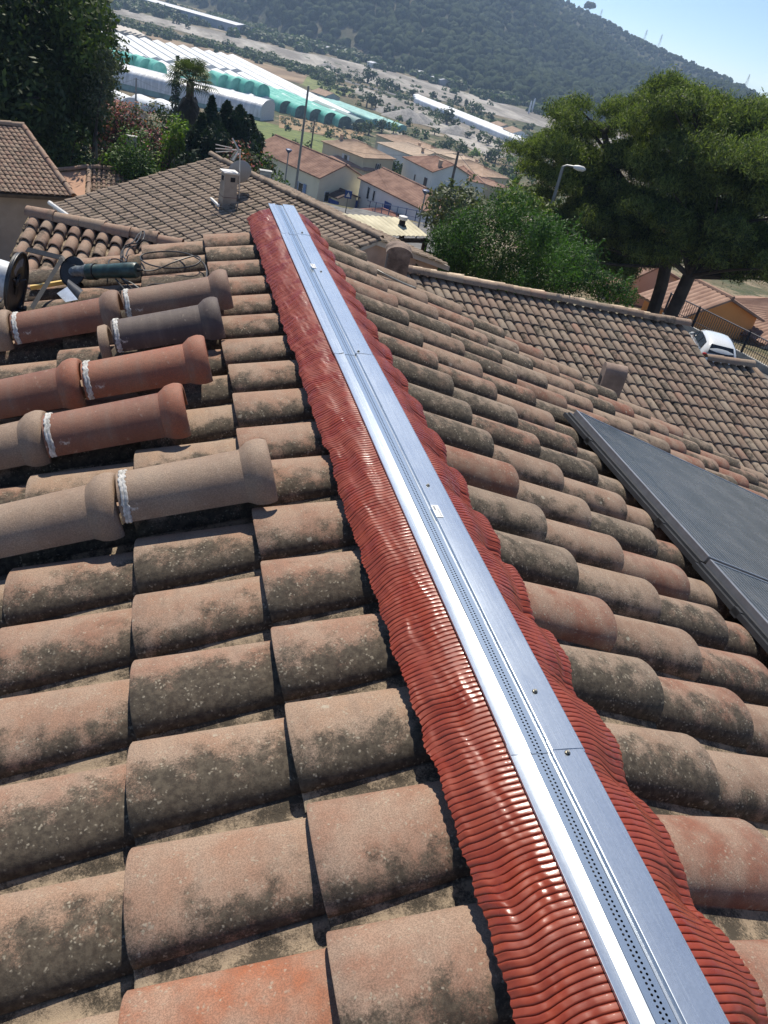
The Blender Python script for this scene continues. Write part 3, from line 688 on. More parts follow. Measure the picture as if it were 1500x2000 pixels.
mb = MB(); a_ = TLa-Ua*.12; b_ = TRa+Aa*.6-Ua*.12; c_ = b_+Da*2.6; d_ = a_+Da*2.6
V = [a_, b_, c_, d_]+[v-np.array([0, 0, .1]) for v in (a_, b_, c_, d_)]
mb.add(V, [(0, 3, 2, 1), (4, 5, 6, 7), (0, 1, 5, 4), (1, 2, 6, 5), (2, 3, 7, 6), (3, 0, 4, 7)])
mb.build('roof_deck', wood, an, world=True, smooth=0)
mb = MB(); V = [v-np.array([0, 0, .11]) for v in (a_+Aa*.12, b_, c_, d_+Aa*.12)]; V += [np.array([v[0], v[1], -6.5]) for v in V]
mb.add(V, [(0, 1, 5, 4), (1, 2, 6, 5), (2, 3, 7, 6), (3, 0, 4, 7)]); mb.build('wall', plaster, an, world=True, smooth=0)

# ---- brown roofed house behind (ridge runs away to the left)
zA = -3.2
RN = PZ(738, 462, zA); RF = PZ(415, 303, zA); Ar = unit(RF-RN); LA = np.linalg.norm(RF-RN)
dl = np.array([-Ar[1], Ar[0], 0]);  dl = dl if dl[0] < 0 else -dl
sA = math.radians(15.5); DA = dl*math.cos(sA)+np.array([0, 0, -math.sin(sA)]); UA = unit(np.cross(Ar, DA)); UA = UA if UA[2] > 0 else -UA
ha = thing('tiled_house', tuple((RN+RF)/2*np.array([1, 1, 0])+np.array([0, 0, -7.4])), 'brown roofed house just beyond the foreground verge, with dense small tiles, chimney and aerial', 'house')
mb = MB(); wA = 4.55
pA_ = .175
lay_tiles(mb, RN, Ar, DA, UA, range(0, int(LA/pA_)+1), range(0, 16), pA_, .290, lap=.03, lift=.020, h=.042, prof_n=8, seg=1, jit=1.0, rw=.45)
DR = -dl*math.cos(sA)+np.array([0, 0, -math.sin(sA)]); UR = unit(np.cross(Ar, DR)); UR = UR if UR[2] > 0 else -UR
lay_tiles(mb, RN, Ar, DR, UR, range(0, int(LA/pA_)+1), range(0, 9), pA_, .290, lap=.03, lift=.018, h=.038, prof_n=6, seg=1, rw=.37)
cap_row(mb, RN-Ar*.12+np.array([0, 0, -.01]), RF+Ar*.1+np.array([0, 0, -.01]), .08, .24)
mb.build('roof_tiles', TM_A, ha, world=True, smooth=60)
mb = MB()
for dd_, uu_, wl in ((DA, UA, 4.62), (DR, UR, 2.8)):
    a_ = RN-uu_*.07; b_ = RF-uu_*.07; c_ = b_+dd_*wl; d_ = a_+dd_*wl
    V = [a_, b_, c_, d_]+[v-np.array([0, 0, .12]) for v in (a_, b_, c_, d_)]
    mb.add(V, [(0, 3, 2, 1), (4, 5, 6, 7), (0, 1, 5, 4), (1, 2, 6, 5), (2, 3, 7, 6), (3, 0, 4, 7)])
mb.build('roof_deck', simple('pale_eaves', (.5, .46, .40), .8, 0, .1, 3), ha, world=True, smooth=0)
mb = MB(); g = [RN+Ar*.15-np.array([0, 0, .2]), RN+Ar*.15+DA*4.2-np.array([0, 0, .2]), RN+Ar*.15+DR*2.5-np.array([0, 0, .2])]; g2 = [v+Ar*(LA-.3) for v in g]
def low(v): return np.array([v[0], v[1], -8.6])
V = [g[0], g[1], low(g[1]), low(g[2]), g[2]]; V2 = [g2[0], g2[1], low(g2[1]), low(g2[2]), g2[2]]
mb.add(V+V2, [(0, 1, 2, 3, 4), (9, 8, 7, 6, 5), (1, 6, 7, 2), (2, 7, 8, 3), (3, 8, 9, 4)]); mb.build('wall', plaster, ha, world=True, smooth=0)
gut = simple('white_gutter', (.62, .61, .58), .5, 0, .1, 5)
e_a = RN+DA*4.66-UA*.06; e_b = RF+DA*4.66-UA*.06
mb = MB(); mb.tube([e_a, e_b+Ar*.1], .055, 8); mb.build('gutter', gut, ha, world=True)
mb = MB(); dp = e_b-Ar*.25+DA*.02; mb.tube([dp, dp-DA*.35-np.array([0, 0, .25]), dp-DA*.35-np.array([0, 0, 4.2])], .045, 8); mb.build('downpipe', gut, ha, world=True)
# chimney on it
def on_plane(x, y, P0, N):
    d = ray(x, y); t_ = np.dot(P0-CAM, N)/np.dot(d, N); return CAM+d*t_
cp = on_plane(444, 393, RN, UA)
rzA = math.atan2(Ar[1], Ar[0])
chm = thing('chimney', (cp[0], cp[1], cp[2]), 'tapered beige rendered chimney with a flat cap standing on the brown roof', 'chimney'); chm.rotation_euler = (0, 0, math.radians(14))
beige = simple('beige_render', (.33, .265, .205), .9, 0, .15, 4, .003); mossy = simple('mossy_render', (.25, .23, .18), .95, 0, .35, 4, .003)
mb = MB(); w0, w1, H = .29, .225, .66
def frust(mb, w0, w1, d0, d1, z0, z1, cx=0, cy=0):
    V = [(cx+sx*w/2, cy+sy*d/2, z) for w, d, z in ((w0, d0, z0), (w1, d1, z1)) for sx, sy in ((-1, -1), (1, -1), (1, 1), (-1, 1))]
    mb.add(V, [(0, 1, 2, 3)[::-1], (4, 5, 6, 7), (0, 1, 5, 4), (1, 2, 6, 5), (2, 3, 7, 6), (3, 0, 4, 7)])
frust(mb, .37, .30, .36, .30, -.35, H); mb.build('stack', beige, chm, smooth=0)
mb = MB(); frust(mb, .352, .350, .344, .342, .12, .135); mb.build('band', simple('brown_band', (.20, .13, .10), .8), chm, smooth=0)
mb = MB(); frust(mb, .35, .38, .35, .38, H+.002, H+.04); mb.build('cap_slab', gut, chm, smooth=0)
for c_, d_ in (((.04, -.158, H-.12), (.11, .02, .10)), ((-.158, 0, H-.12), (.02, .10, .10))):
    mb = MB(); mb.box(c_, d_); mb.build('vent_opening', dark, chm, smooth=0)
mb = MB(); mb.box((-.33, -.05, -.03), (.05, .62, .05)); mb.build('lead_flashing', gut, chm, smooth=0)
# aerial
am = simple('aerial_aluminium', (.55, .53, .50), .4, .6, .1, 20)
ae = thing('tv_aerial', (cp[0]+.30, cp[1]+.12, cp[2]+.4), 'television aerial with V shaped arms on a mast beside the beige chimney', 'aerial'); Ae = np.array(ae.location)
dC = float(np.hypot(*(Ae[:2]-CAM[:2])))
def q_(x, y, k=0): return PD(x, y, dC+k)-Ae
mb = MB(); mb.tube([(0, 0, -.5), q_(469, 292)], .016, 8); mb.build('mast', am, ae)
mb = MB(); mb.tube([q_(467, 294), q_(452, 292)], .016, 6)
for a_, b_ in (((453, 289), (421, 282)), ((453, 292), (421, 290)), ((453, 295), (421, 297)),): mb.tube([q_(*a_), q_(*b_)], .012, 6)
mb.build('boom', am, ae)
mb = MB(); 
for a_, b_ in (((466, 292), (454, 270)), ((465, 296), (455, 313))):
    mb.tube([q_(*a_), q_(*b_)], .02, 6)
for k in range(8):
    t_ = k/7; x = 464-t_*9-2; y = 297+t_*15; mb.tube([q_(x-4, y-2), q_(x+5, y+3)], .005, 5)
mb.build('reflector', am, ae)
ds = thing('satellite_dish', tuple(PD(468, 336, dC+.35)), 'grey satellite dish seen from behind, fixed to the beige chimney', 'satellite dish')
mb = MB(); axd = Vector((-.25, .93, .28)); mb.lathe([(-.08, .0), (-.076, .08), (-.06, .18), (-.032, .25), (.0, .30), (.006, .302), (-.028, .245), (-.056, .17), (-.07, .08), (-.075, 0)], (0, 0, 0), axd, 40); mb.build('dish_bowl', simple('dish_grey', (.30, .29, .275), .6, 0, .08, 3), ds)
mb = MB(); mb.tube([(0, -.08, -.03), (-.28, -.25, -.22)], .02, 8); mb.tube([Vector((0, 0, -.33)), Vector((0, 0, -.33))*.6+axd*.5], .010, 6); mb.build('dish_arm', am, ds)

# ---- chimney between the roofs (brown with rounded top)
cb = PD(782, 480, 9.6)
cz = thing('chimney', (cb[0], cb[1], cb[2]-.70), 'stubby brown smoke stained chimney with a domed top behind the verge', 'chimney'); cz.rotation_euler = (0, 0, math.radians(-12))
mb = MB(); Wc, Dc = .26, .28; Hc = .62
prof = [(-Wc/2, -1.2), (-Wc/2, Hc)]+[(-(Wc/2+.03)*math.cos(t), Hc+.10*math.sin(t)) for t in np.linspace(0, PI, 13)]+[(Wc/2, Hc), (Wc/2, -1.2)]
prof = prof[::-1]; n = len(prof)
V = [(x, -Dc/2, z) for x, z in prof]+[(x, Dc/2, z) for x, z in prof]
mb.add(V, [(i, (i+1) % n, n+(i+1) % n, n+i) for i in range(n)]+[tuple(range(n))[::-1], tuple(range(n, 2*n))]); mb.build('stack', simple('smoke_stained_render', (.13, .095, .08), .95, 0, .5, 5, .004, c2=(.27, .205, .165)), cz, smooth=35)

# ---- corrugated canopy
cs = thing('carport', tuple(PD(760, 455, 21)-np.array([0, 0, 2.6])), 'carport with a pale yellow corrugated sheet roof, left of the bright green conifers', 'carport')
K = [PD(668, 424, 24.0), PD(792, 430, 24.6), PD(838, 463, 20.4), PD(722, 461, 19.8)]
zc_ = -3.75
K = [PZ(655, 418, zc_), PZ(796, 428, zc_-.05), PZ(838, 463, zc_-.25), PZ(716, 461, zc_-.2)]
rows = []
for i in range(121):
    u = i/120; a_ = K[0]*(1-u)+K[1]*u; b_ = K[3]*(1-u)+K[2]*u; z = .035*abs(math.sin(u*PI*13))**.6
    rows.append([list(a_*(1-v)+b_*v+np.array([0, 0, z])) for v in np.linspace(0, 1, 6)])
mb = MB(); mb.grid(rows); mb.grid([[(p[0], p[1], p[2]-.012) for p in r] for r in rows])
mb.build('corrugated_sheet', simple('aged_yellow_sheet', (.46, .41, .27), .7, 0, .16, 1.5, .002, c2=(.60, .55, .38)), cs, world=True, smooth=30)
for k_ in K:
    mb = MB(); mb.box((k_[0]*.97+.03*K[0][0], k_[1], k_[2]-1.6), (.12, .12, 3.1)); mb.build('post', simple('dark_timber', (.06, .045, .035), .8), cs, world=True, smooth=0)
mb = MB(); c_ = (K[0]+K[1]+K[2]+K[3])/4
for a_, b_ in ((K[2], K[3]), (K[0], K[1])): mb.tube([a_-np.array([0, 0, .10]), b_-np.array([0, 0, .10])], .07, 4)
mb.build('beam', simple('dark_timber', (0, 0, 0)), cs, world=True, smooth=0)
vp = K[1]*.45+K[2]*.32+K[0]*.13+K[3]*.10
vt = thing('roof_vent', tuple(vp), 'small white capped vent pipe on the yellow corrugated carport roof', 'roof vent')
mb = MB(); mb.lathe([(0, .13), (.02, .09), (.16, .085)], (0, 0, .02), (0, 0, 1), 16); mb.build('vent_pipe', dark, vt)
mb = MB(); mb.lathe([(.15, .12), (.16, .13), (.24, .12), (.27, 0)], (0, 0, .02), (0, 0, 1), 16); mb.build('vent_cap', gut, vt)

# ---- left house and its garage
hl = thing('tiled_house', (-7, 27, -8.3), 'beige house at the left edge with a steep looking pinkish tile roof', 'house')
V0 = PZ(45, 245, -4.5); Dl = dvec(152, 17); Al = unit(PZ(130, 377, -5.6)-PZ(0, 369, -5.6)); 
Ll = 3.95; n_l = 56
Ul = unit(np.cross(Al, Dl)); Ul = Ul if Ul[2] > 0 else -Ul
mb = MB(); lay_tiles(mb, V0, Al, Dl, Ul, range(-n_l, 0), range(0, 17), .155, Ll/17, lap=.03, lift=.018, h=.036, prof_n=8, seg=1, rw=.45)
cap_row(mb, V0-Al*6+np.array([0, 0, .0]), V0, .11, .4); cap_row(mb, V0+Ul*.0, V0+Dl*Ll, .09, .33)
mb.build('roof_tiles', TM_P, hl, world=True, smooth=60)
mb = MB(); a_ = V0-Ul*.1; b_ = V0-Al*8.6-Ul*.1; c_ = b_+Dl*Ll; d_ = a_+Dl*Ll
V = [a_, b_, c_, d_]+[v-np.array([0, 0, .1]) for v in (a_, b_, c_, d_)]
mb.add(V, [(0, 3, 2, 1), (4, 5, 6, 7), (0, 1, 5, 4), (1, 2, 6, 5), (2, 3, 7, 6), (3, 0, 4, 7)]); mb.build('roof_deck', wood, hl, world=True, smooth=0)
mb = MB(); Vt = [a_-Al*.2, b_, c_-Dl*.35, d_-Al*.2-Dl*.35]; V = [v-np.array([0, 0, .1]) for v in Vt]+[np.array([v[0], v[1], -9.5]) for v in Vt]
mb.add(V, [(0, 1, 5, 4), (1, 2, 6, 5), (2, 3, 7, 6), (3, 0, 4, 7)]); mb.build('wall', simple('grey_beige_wall', (.34, .29, .24), .9, 0, .1, 2, .003), hl, world=True, smooth=0)
mb = MB(); 
for k in range(38):
    p_ = d_-Dl*.16-Al*(k*.215+.1)-np.array([0, 0, .13]); mb.tube([p_, p_-Dl*.18-np.array([0, 0, .02])], .07, 6)
mb.build('eaves_cornice', TM_P, hl, world=True)
# terracotta garage
hg = thing('garage', (-2, 27, -8.0), 'small terracotta walled garage with pink tiles between the two neighbouring roofs', 'garage')
G1 = PZ(175, 326, -6.0); G0_ = PZ(110, 334, -6.25); G2 = PZ(290, 333, -6.0)
Ag = unit(G2-G1); Dg = dvec(178, 17); Ug = unit(np.cross(Ag, Dg)); Ug = Ug if Ug[2] > 0 else -Ug
mb = MB(); lay_tiles(mb, G1, Ag, Dg, Ug, range(0, 22), range(0, 10), .18, .26, lap=.03, lift=.022, h=.05, prof_n=8, seg=1, rw=.37)
cap_row(mb, G1, G2, .10, .4); cap_row(mb, G1, G0_, .10, .4); cap_row(mb, G1, G1+Dg*2.6, .09, .36)
mb.build('roof_tiles', TM_P, hg, world=True, smooth=60)
mb = MB(); F1 = G1+Dg*2.6; F0_ = PZ(150, 376, -7.0)
V = [G0_-np.array([0, 0, .05]), G1-np.array([0, 0, .05]), F1-np.array([0, 0, .05])]
V = V+[np.array([v[0], v[1], -9]) for v in V]
mb.add(V, [(0, 1, 4, 3), (1, 2, 5, 4), (0, 2, 1)]); mb.build('wall', simple('terracotta_wall', (.42, .25, .165), .9, 0, .08, 2, .002), hg, world=True, smooth=0)
mb = MB(); V = [G1-Ug*.1, G2-Ug*.1, G2+Dg*2.6-Ug*.1, G1+Dg*2.6-Ug*.1]; mb.add(V, [(0, 1, 2, 3)]); V = [v-np.array([0, 0, .1]) for v in V]; V += [np.array([v[0], v[1], -9]) for v in V]
mb.add(V, [(0, 1, 2, 3), (1, 2, 6, 5), (2, 3, 7, 6), (3, 0, 4, 7)]); mb.build('roof_deck', wood, hg, world=True, smooth=0)
# ================================================================= GROUND, VALLEY, HILL
def polar(azs, Ds, zf, name, mat, kind='structure', smooth=180):
    P = [[(CAM[0]+D*math.sin(a), CAM[1]+D*math.cos(a), zf(a, D)) for D in Ds] for a in azs]
    mb = MB(); mb.grid(P); o = mb.build(name, mat, smooth=smooth); return tag(o, kind=kind)
azs = np.radians(np.concatenate([np.arange(-70, 80, 1.0)])); Dg_ = np.concatenate([np.arange(.5, 60, 1.5), np.arange(60, 90, 1), np.arange(90, 350, 5), np.arange(350, 3000, 40)])
gm = NT('dry_valley_ground'); p_ = gm.pos()
n1 = gm.noise(p_, .018, 6, .62); n2 = gm.noise(p_, .11, 5, .65); n3 = gm.noise(p_, .9, 5, .7)
c = gm.mix(gm.ramp01(n1, .42, .56), (.16, .125, .075), (.060, .072, .030))
c = gm.mix(gm.ramp01(n2, .52, .62), c, (.24, .19, .125))
c = gm.mix(gm.ramp01(n3, .50, .62), c, (.045, .055, .024))
c = gm.mix(gm.math('MULTIPLY', gm.ramp01(gm.noise(p_, .05, 3, .5), .60, .66), .8), c, (.33, .29, .23))
gm.done(c, .95, 0, gm.bump(n3, .4, .6), .2)
polar(azs, Dg_, lambda a, D: float(np.interp(D, [x for x, y in _GD], [y for x, y in _GD])), 'ground', gm.m)
# hill
FT = [(-20, 1500), (-8, 1150), (1, 990), (5.2, 908), (8.1, 800), (10.7, 770), (14, 720), (17, 690), (19.4, 660), (24, 650), (27.1, 640), (34, 640), (45, 680), (80, 800)]
RE = [(-20, 11), (0, 9.5), (12, 7.0), (20, 4.2), (24.2, 1.75), (25.8, 1.45), (29.2, .65), (31.9, .22), (35.1, -.25), (37.4, -.80), (45, -2.0), (80, -2.6)]
def hfoot(a): return float(np.interp(math.degrees(a), [x for x, y in FT], [y for x, y in FT]))
def hridge(a): return hfoot(a)+float(np.interp(math.degrees(a), [-20, 10, 24, 40, 80], [700, 650, 700, 420, 300]))
def hz(a, D):
    f = hfoot(a); r = hridge(a); zr = CAM[2]+r*math.tan(math.radians(float(np.interp(math.degrees(a), [x for x, y in RE], [y for x, y in RE]))))
    t = (D-f)/(r-f)
    if t < 0: return -45-2*(-t)*10
    u = min(t, 1); b = u**.92
    x = CAM[0]+D*math.sin(a); y = CAM[1]+D*math.cos(a)
    g = (math.sin(x*.021+y*.006)+math.sin(x*.011-y*.017+1.3)+.6*math.sin(x*.037+y*.021+.4))*9*u*(1-u)*3
    return -45+(zr+45)*b+g-(max(0, t-1)*60)
hm = NT('wooded_hillside'); p_ = hm.pos(); n1 = hm.noise(p_, .02, 6, .65); n2 = hm.noise(p_, .14, 5, .7)
c = hm.mix(hm.ramp01(n1, .42, .6), (.040, .050, .026), (.085, .080, .048)); c = hm.mix(hm.ramp01(n2, .5, .68), c, (.15, .13, .09)); hm.done(c, .95, 0, hm.bump(n2, 2.0, .8), .1)
haz = np.radians(np.arange(-20, 78, .5)); HP = []
for a in haz:
    f = hfoot(a); r = hridge(a); HP.append([(CAM[0]+D*math.sin(a), CAM[1]+D*math.cos(a), hz(a, D)) for D in list(np.linspace(f-10, r, 46))+[r+60, r+200]])
mb = MB(); mb.grid(HP); tag(mb.build('hillside', hm.m, smooth=180), kind='structure')

def pix_poly(pts_up, pts_lo, z, n=60):      # strip between two photo polylines on the plane z
    def samp(pts, t):
        xs = np.linspace(0, 1, len(pts)); return PZ(np.interp(t, xs, [p[0] for p in pts]), np.interp(t, xs, [p[1] for p in pts]), z)
    return [[list(samp(pts_up, t)*(1-v)+samp(pts_lo, t)*v) for v in np.linspace(0, 1, 6)] for t in np.linspace(0, 1, n)]
grv = NT('river_gravel'); p_ = grv.pos()
mp = grv.n('Mapping'); grv.l(p_, mp.inputs[0]); mp.inputs['Rotation'].default_value = (0, 0, math.radians(-12)); mp.inputs['Scale'].default_value = (.9, .22, 1)
n1 = grv.noise(mp.outputs[0], .045, 6, .7); n2 = grv.noise(p_, .35, 5, .75)
c = grv.mix(grv.ramp01(n1, .40, .62), (.17, .155, .135), (.40, .375, .335)); c = grv.mix(grv.ramp01(n2, .48, .66), c, (.24, .22, .19)); c = grv.mix(grv.ramp01(grv.noise(mp.outputs[0], .11, 4, .6), .60, .68), c, (.075, .085, .045))
grv.done(c, .9, 0, grv.bump(n2, .8, .6), .2)
mb = MB(); mb.grid(pix_poly([(150, -8), (317, 37), (435, 63), (575, 100), (640, 110), (767, 140), (913, 182), (1045, 219), (1150, 250), (1300, 290), (1480, 330)],
                            [(150, 8), (347, 59), (464, 91), (600, 128), (640, 140), (737, 166), (825, 186), (913, 210), (1030, 240), (1200, 285), (1400, 335)], -44.86))
tag(mb.build('riverbed', grv.m, smooth=0), kind='structure')
mb = MB(); mb.grid(pix_poly([(700, 168), (760, 188), (830, 205), (900, 228), (960, 262), (1030, 300)], [(690, 182), (730, 205), (780, 232), (850, 250), (900, 280), (960, 310)], -44.80))
tag(mb.build('gravel_yard', grv.m, smooth=0), kind='structure')
dry = simple('dry_field', (.20, .14, .085), .95, 0, .3, .05, c2=(.30, .22, .14))
mb = MB(); mb.grid(pix_poly([(200, 40), (340, 78), (450, 105), (600, 148)], [(200, 58), (330, 92), (440, 118), (590, 165)], -44.90)); tag(mb.build('field', dry, smooth=0), kind='structure')
asph = simple('grey_asphalt', (.10, .10, .098), .9, 0, .25, 1.2, .003, c2=(.17, .165, .155))
mb = MB(); mb.grid(pix_poly([(190, 22), (345, 66), (470, 100), (640, 146), (760, 180), (900, 222)], [(190, 26), (345, 70), (470, 104), (640, 150), (760, 183), (900, 225)], -44.84)); tag(mb.build('road', asph, smooth=0), kind='structure')
grs = simple('green_meadow', (.085, .125, .025), .95, 0, .3, .3, c2=(.16, .19, .05))
def ground_patch(name, poly, mat, up, n=14, kind='structure'):
    q = [PG(x, y) for x, y in poly]; P = []
    for i in range(n+1):
        row = []
        for j in range(n+1):
            u, v = i/n, j/n; p = (q[0]*(1-u)+q[1]*u)*(1-v)+(q[3]*(1-u)+q[2]*u)*v; row.append([p[0], p[1], gz(p[0], p[1])+up])
        P.append(row)
    mb = MB(); mb.grid(P); return tag(mb.build(name, mat, smooth=0), kind=kind)
ground_patch('meadow', [(490, 232), (655, 272), (650, 318), (505, 285)], grs, .06)
ground_patch('dry_grass', [(545, 225), (715, 258), (700, 275), (545, 250)], simple('dry_grass_patch', (.25, .17, .09), .95, 0, .35, .4), .12)
ground_patch('plot', [(600, 150), (700, 178), (655, 192), (585, 165)], simple('yellow_green_plot', (.14, .16, .05), .95, 0, .35, .2), .05)
# street below the foreground houses with its railing
ground_patch('road', [(480, 330), (870, 440), (860, 500), (380, 395)], asph, .10, 24)
ground_patch('road', [(180, 262), (340, 310), (330, 335), (180, 290)], asph, .10, 16)
ground_patch('road', [(1290, 640), (1560, 760), (1560, 860), (1290, 720)], asph, .10, 16)

# ---------------------------------------------------------------- far industrial strip and greenhouses
whp = NT('white_plastic_film'); p_ = whp.pos(); n = whp.noise(p_, .25, 4, .6)
whp.done(whp.mix(whp.ramp01(n, .3, .75), (.60, .62, .62), (.82, .84, .84)), .45, 0, None, .4)
grt = NT('green_plastic_film'); p_ = grt.pos(); n = grt.noise(p_, .35, 4, .6)
grt.done(grt.mix(grt.ramp01(n, .3, .75), (.07, .38, .29), (.22, .56, .45)), .4, 0, None, .4)
gtd = simple('gutter_grey', (.16, .16, .15), .8)
aG = math.radians(-13.6); gx = np.array([math.sin(aG), math.cos(aG), 0]); gy = np.array([math.cos(aG), -math.sin(aG), 0])
def vault(name, P0, L_, Wd, hh, h0, mat, label, group, cat='greenhouse', az=aG, endm=None, flat=False):
    """barrel vaulted tunnel: P0 near end centre on the ground, running L_ metres along azimuth az"""
    o = thing(name, tuple(P0), label, cat, group, rz=-az)
    A = np.linspace(0, PI, 11); prof = [(-Wd/2, 0)]+[(-Wd/2*math.cos(t), h0+hh*math.sin(t)**(.8)) for t in A]+[(Wd/2, 0)]
    if flat: prof = [(-Wd/2, 0), (-Wd/2, h0), (0, h0+hh), (Wd/2, h0), (Wd/2, 0)]
    mb = MB(); ys = np.linspace(0, L_, max(2, int(L_/12)))
    mb.grid([[(x, y, z) for x, z in prof] for y in ys]); mb.build('cover', mat, o, smooth=50)
    n = len(prof)
    for yy in (0, L_):
        mb = MB(); mb.add([(x, yy, z) for x, z in prof], [tuple(range(n))]); mb.build('end_wall', endm or mat, o, smooth=0)
    return o
# white multi-span rows: photo positions of near and far ends of each ridge
zg = -45
rows_w = [((430, 228), (152+90, 66)), ((462, 238), (262, 74)), ((500, 240), (285, 82)), ((555, 235), (306, 86)), ((590, 232), (330, 90)), ((610, 228), (355, 94)), ((632, 229), (378, 97)), ((650, 228), (405, 103)), ((665, 226), (437, 106)), ((676, 222), (455, 110)), ((688, 222), (478, 116))]
base = PZ(455, 110, zg+3); R0 = []
Wd = 6.5
NW = ['one', 'two', 'three', 'four', 'five', 'six', 'seven', 'eight', 'nine', 'ten', 'eleven', 'twelve', 'thirteen', 'fourteen', 'fifteen', 'sixteen', 'seventeen', 'eighteen', 'nineteen', 'twenty']
# build the block as parallel spans, 9.6 m apart, from the right edge to the left
pr0 = PZ(684, 226, zg+3); far0 = PZ(462, 112, zg+3)
Ltot = float(np.dot(far0-pr0, gx))
for k in range(19):
    shift = -gy*Wd*k
    cut = [(0, 1.0), (0, 1.0), (0, 1.0), (0, .55), (.62, 1.0), (0, .50), (.56, 1.0), (.05, .48), (.53, 1.02), (.1, .5), (.55, 1.04), (.2, 1.0), (.3, 1.0)]
    spans = [(0, 1.0)] if k < 3 else [(0.0+.008*k+(.02 if k % 3 else 0), .54-.007*k), (.575-.006*k+(.015 if k % 2 else 0), 1.0+.007*k)]
    for a_, b_ in spans:
        P0 = pr0+shift+gx*Ltot*a_; P0[2] = zg
        far_half = a_ > .3
        vault('greenhouse', P0, Ltot*(b_-a_), Wd*.86, .9, 3.4, whp.m,
              (['outermost', 'second', 'third'][k]+' long white greenhouse row counted from the river side' if k < 3 else ('white greenhouse span in the far half of the big block, number %s from the river' % NW[k] if far_half else 'white greenhouse span in the near half of the big block, number %s from the river' % NW[k])),
              ('long white greenhouse rows' if k < 3 else ('far white greenhouse spans' if far_half else 'near white greenhouse spans')), flat=True)
# left white block behind the tree
for k in range(3):
    P0 = PZ(262-k*22, 128-k*3, zg+3); P0[2] = zg
    vault('greenhouse', P0, 125, 7.6, 1.1, 3.2, whp.m, ['rightmost', 'middle', 'leftmost'][k]+' short white greenhouse span beside the big tree at the left', 'left white greenhouse spans')
for k in range(5):
    P0 = PZ(246+k*9.5, 66+k*2.6, zg+2); P0[2] = zg
    vault('shed', P0, 26, 7, 1.2, 2.6, simple('dusty_white_sheet', (.46, .42, .36), .7, 0, .1, .3), ['first', 'second', 'third', 'fourth', 'fifth'][k]+' small pale roofed shed from the left beyond the white greenhouses', 'pale sheds behind the greenhouses', 'shed', flat=True)
# large white tunnel lying across the view
A_ = PZ(195, 158, zg+.3); B_ = PZ(521, 240, zg+.3); azw = math.atan2(*(A_-B_)[:2]); LW = float(np.linalg.norm((A_-B_)[:2]))
tun = MB(); A_[2] = B_[2] = zg
whb = NT('wrinkled_white_film'); p_ = whb.obj(); sx = whb.n('SeparateXYZ'); whb.l(p_, sx.inputs[0])
n = whb.noise(whb.scale(p_, (.25, 1.2, .25)), 1, 4, .6); whb.done(whb.mix(whb.ramp01(n, .35, .7), (.50, .51, .51), (.76, .77, .77)), .4, 0, whb.bump(n, .5, .5), .4)
t_ = vault('greenhouse', B_, LW+60, 14, 3.0, 4.8, whb.m, 'largest white greenhouse lying across in front, with domed green ends behind it', None, az=azw, endm=simple('grey_film_end', (.46, .48, .46), .6))
mb = MB(); mb.grid([[(7.03, y, z) for z in (.1, 1.8, 1.81)] for y in np.linspace(0, LW*.9, 20)]); 
mb.grid([[(-7.03, y, z) for z in (.1, 2.4)] for y in np.linspace(0, LW*.9, 20)]); mb.build('side_skirt', simple('grey_green_skirt', (.18, .30, .26), .6, 0, .3, .4), t_, smooth=0)
# green tunnels, right group seen end on
for k, (x, y) in enumerate([(555, 217), (585, 226), (613, 233), (641, 240), (669, 247), (697, 252)]):
    P0 = PZ(x+4, y+4, zg); P0[2] = zg
    az_ = math.radians(-22)
    vault('tunnel', P0, 52 if k < 5 else 34, 6.4, 2.9, 1.6, grt.m if k != 5 else simple('grey_green_film', (.15, .24, .22), .5), ['first', 'second', 'third', 'fourth', 'fifth', ''][k]+' green plastic tunnel from the left in the row before the meadow' if k < 5 else 'greyish tunnel at the right end of the green tunnel row',
          'green tunnels seen end on' if k < 5 else None, 'polytunnel', az=az_, endm=simple('tunnel_end_dark', (.07, .12, .10), .6, 0, .3, 1))
for k, (x, y) in enumerate([(205, 122), (237, 127), (265, 134), (291, 141), (317, 148), (390, 165), (415, 169), (443, 172), (468, 178), (493, 184), (520, 190)]):
    P0 = PZ(x, y+10, zg+2.5); P0[2] = zg; P0 = P0+gx*4
    vault('tunnel', P0, 9, 6.0, 3.4, 5.0, grt.m, ['first', 'second', 'third', 'fourth', 'fifth', 'sixth', 'seventh', 'eighth', 'ninth', 'tenth', 'eleventh'][k]+' green dome from the left behind the largest white greenhouse', 'green domes behind the white tunnel', 'polytunnel', az=math.radians(-26))
for k, (x, y) in enumerate([(255, 198), (308, 208), (350, 222)]):
    P0 = PZ(x, y, -36); P0[2] = gz(P0[0], P0[1]); vault('tunnel', P0, 10, 5.4, 2.0, .8, whp.m, ['leftmost', 'middle', 'rightmost'][k]+' small white domed tunnel behind the pink oleander hedge', 'small white tunnels behind the oleander', 'polytunnel', az=math.radians(-30))
# flat turquoise netting field right of the tunnels
for k in range(5):
    P0 = PZ(735+k*13, 236+k*3, zg+2); P0[2] = zg
    vault('tunnel', P0, 46, 4.6, 1.2, 1.6, simple('pale_turquoise_film', (.20, .42, .38), .5, 0, .25, .4), ['first', 'second', 'third', 'fourth', 'last'][k]+' low turquoise tunnel from the left, right of the green tunnels', 'low turquoise tunnels', 'polytunnel', az=math.radians(-26))
for k in range(3):
    P0 = PZ(1030-k*6, 281-k*6, zg+2); P0[2] = zg
    vault('greenhouse', P0, 105, 5.6, 1.0, 2.0, whp.m, ['nearest', 'middle', 'farthest'][k]+' of the long low white greenhouse rows left of the pine', 'low white rows beside the pine', az=math.radians(-14))

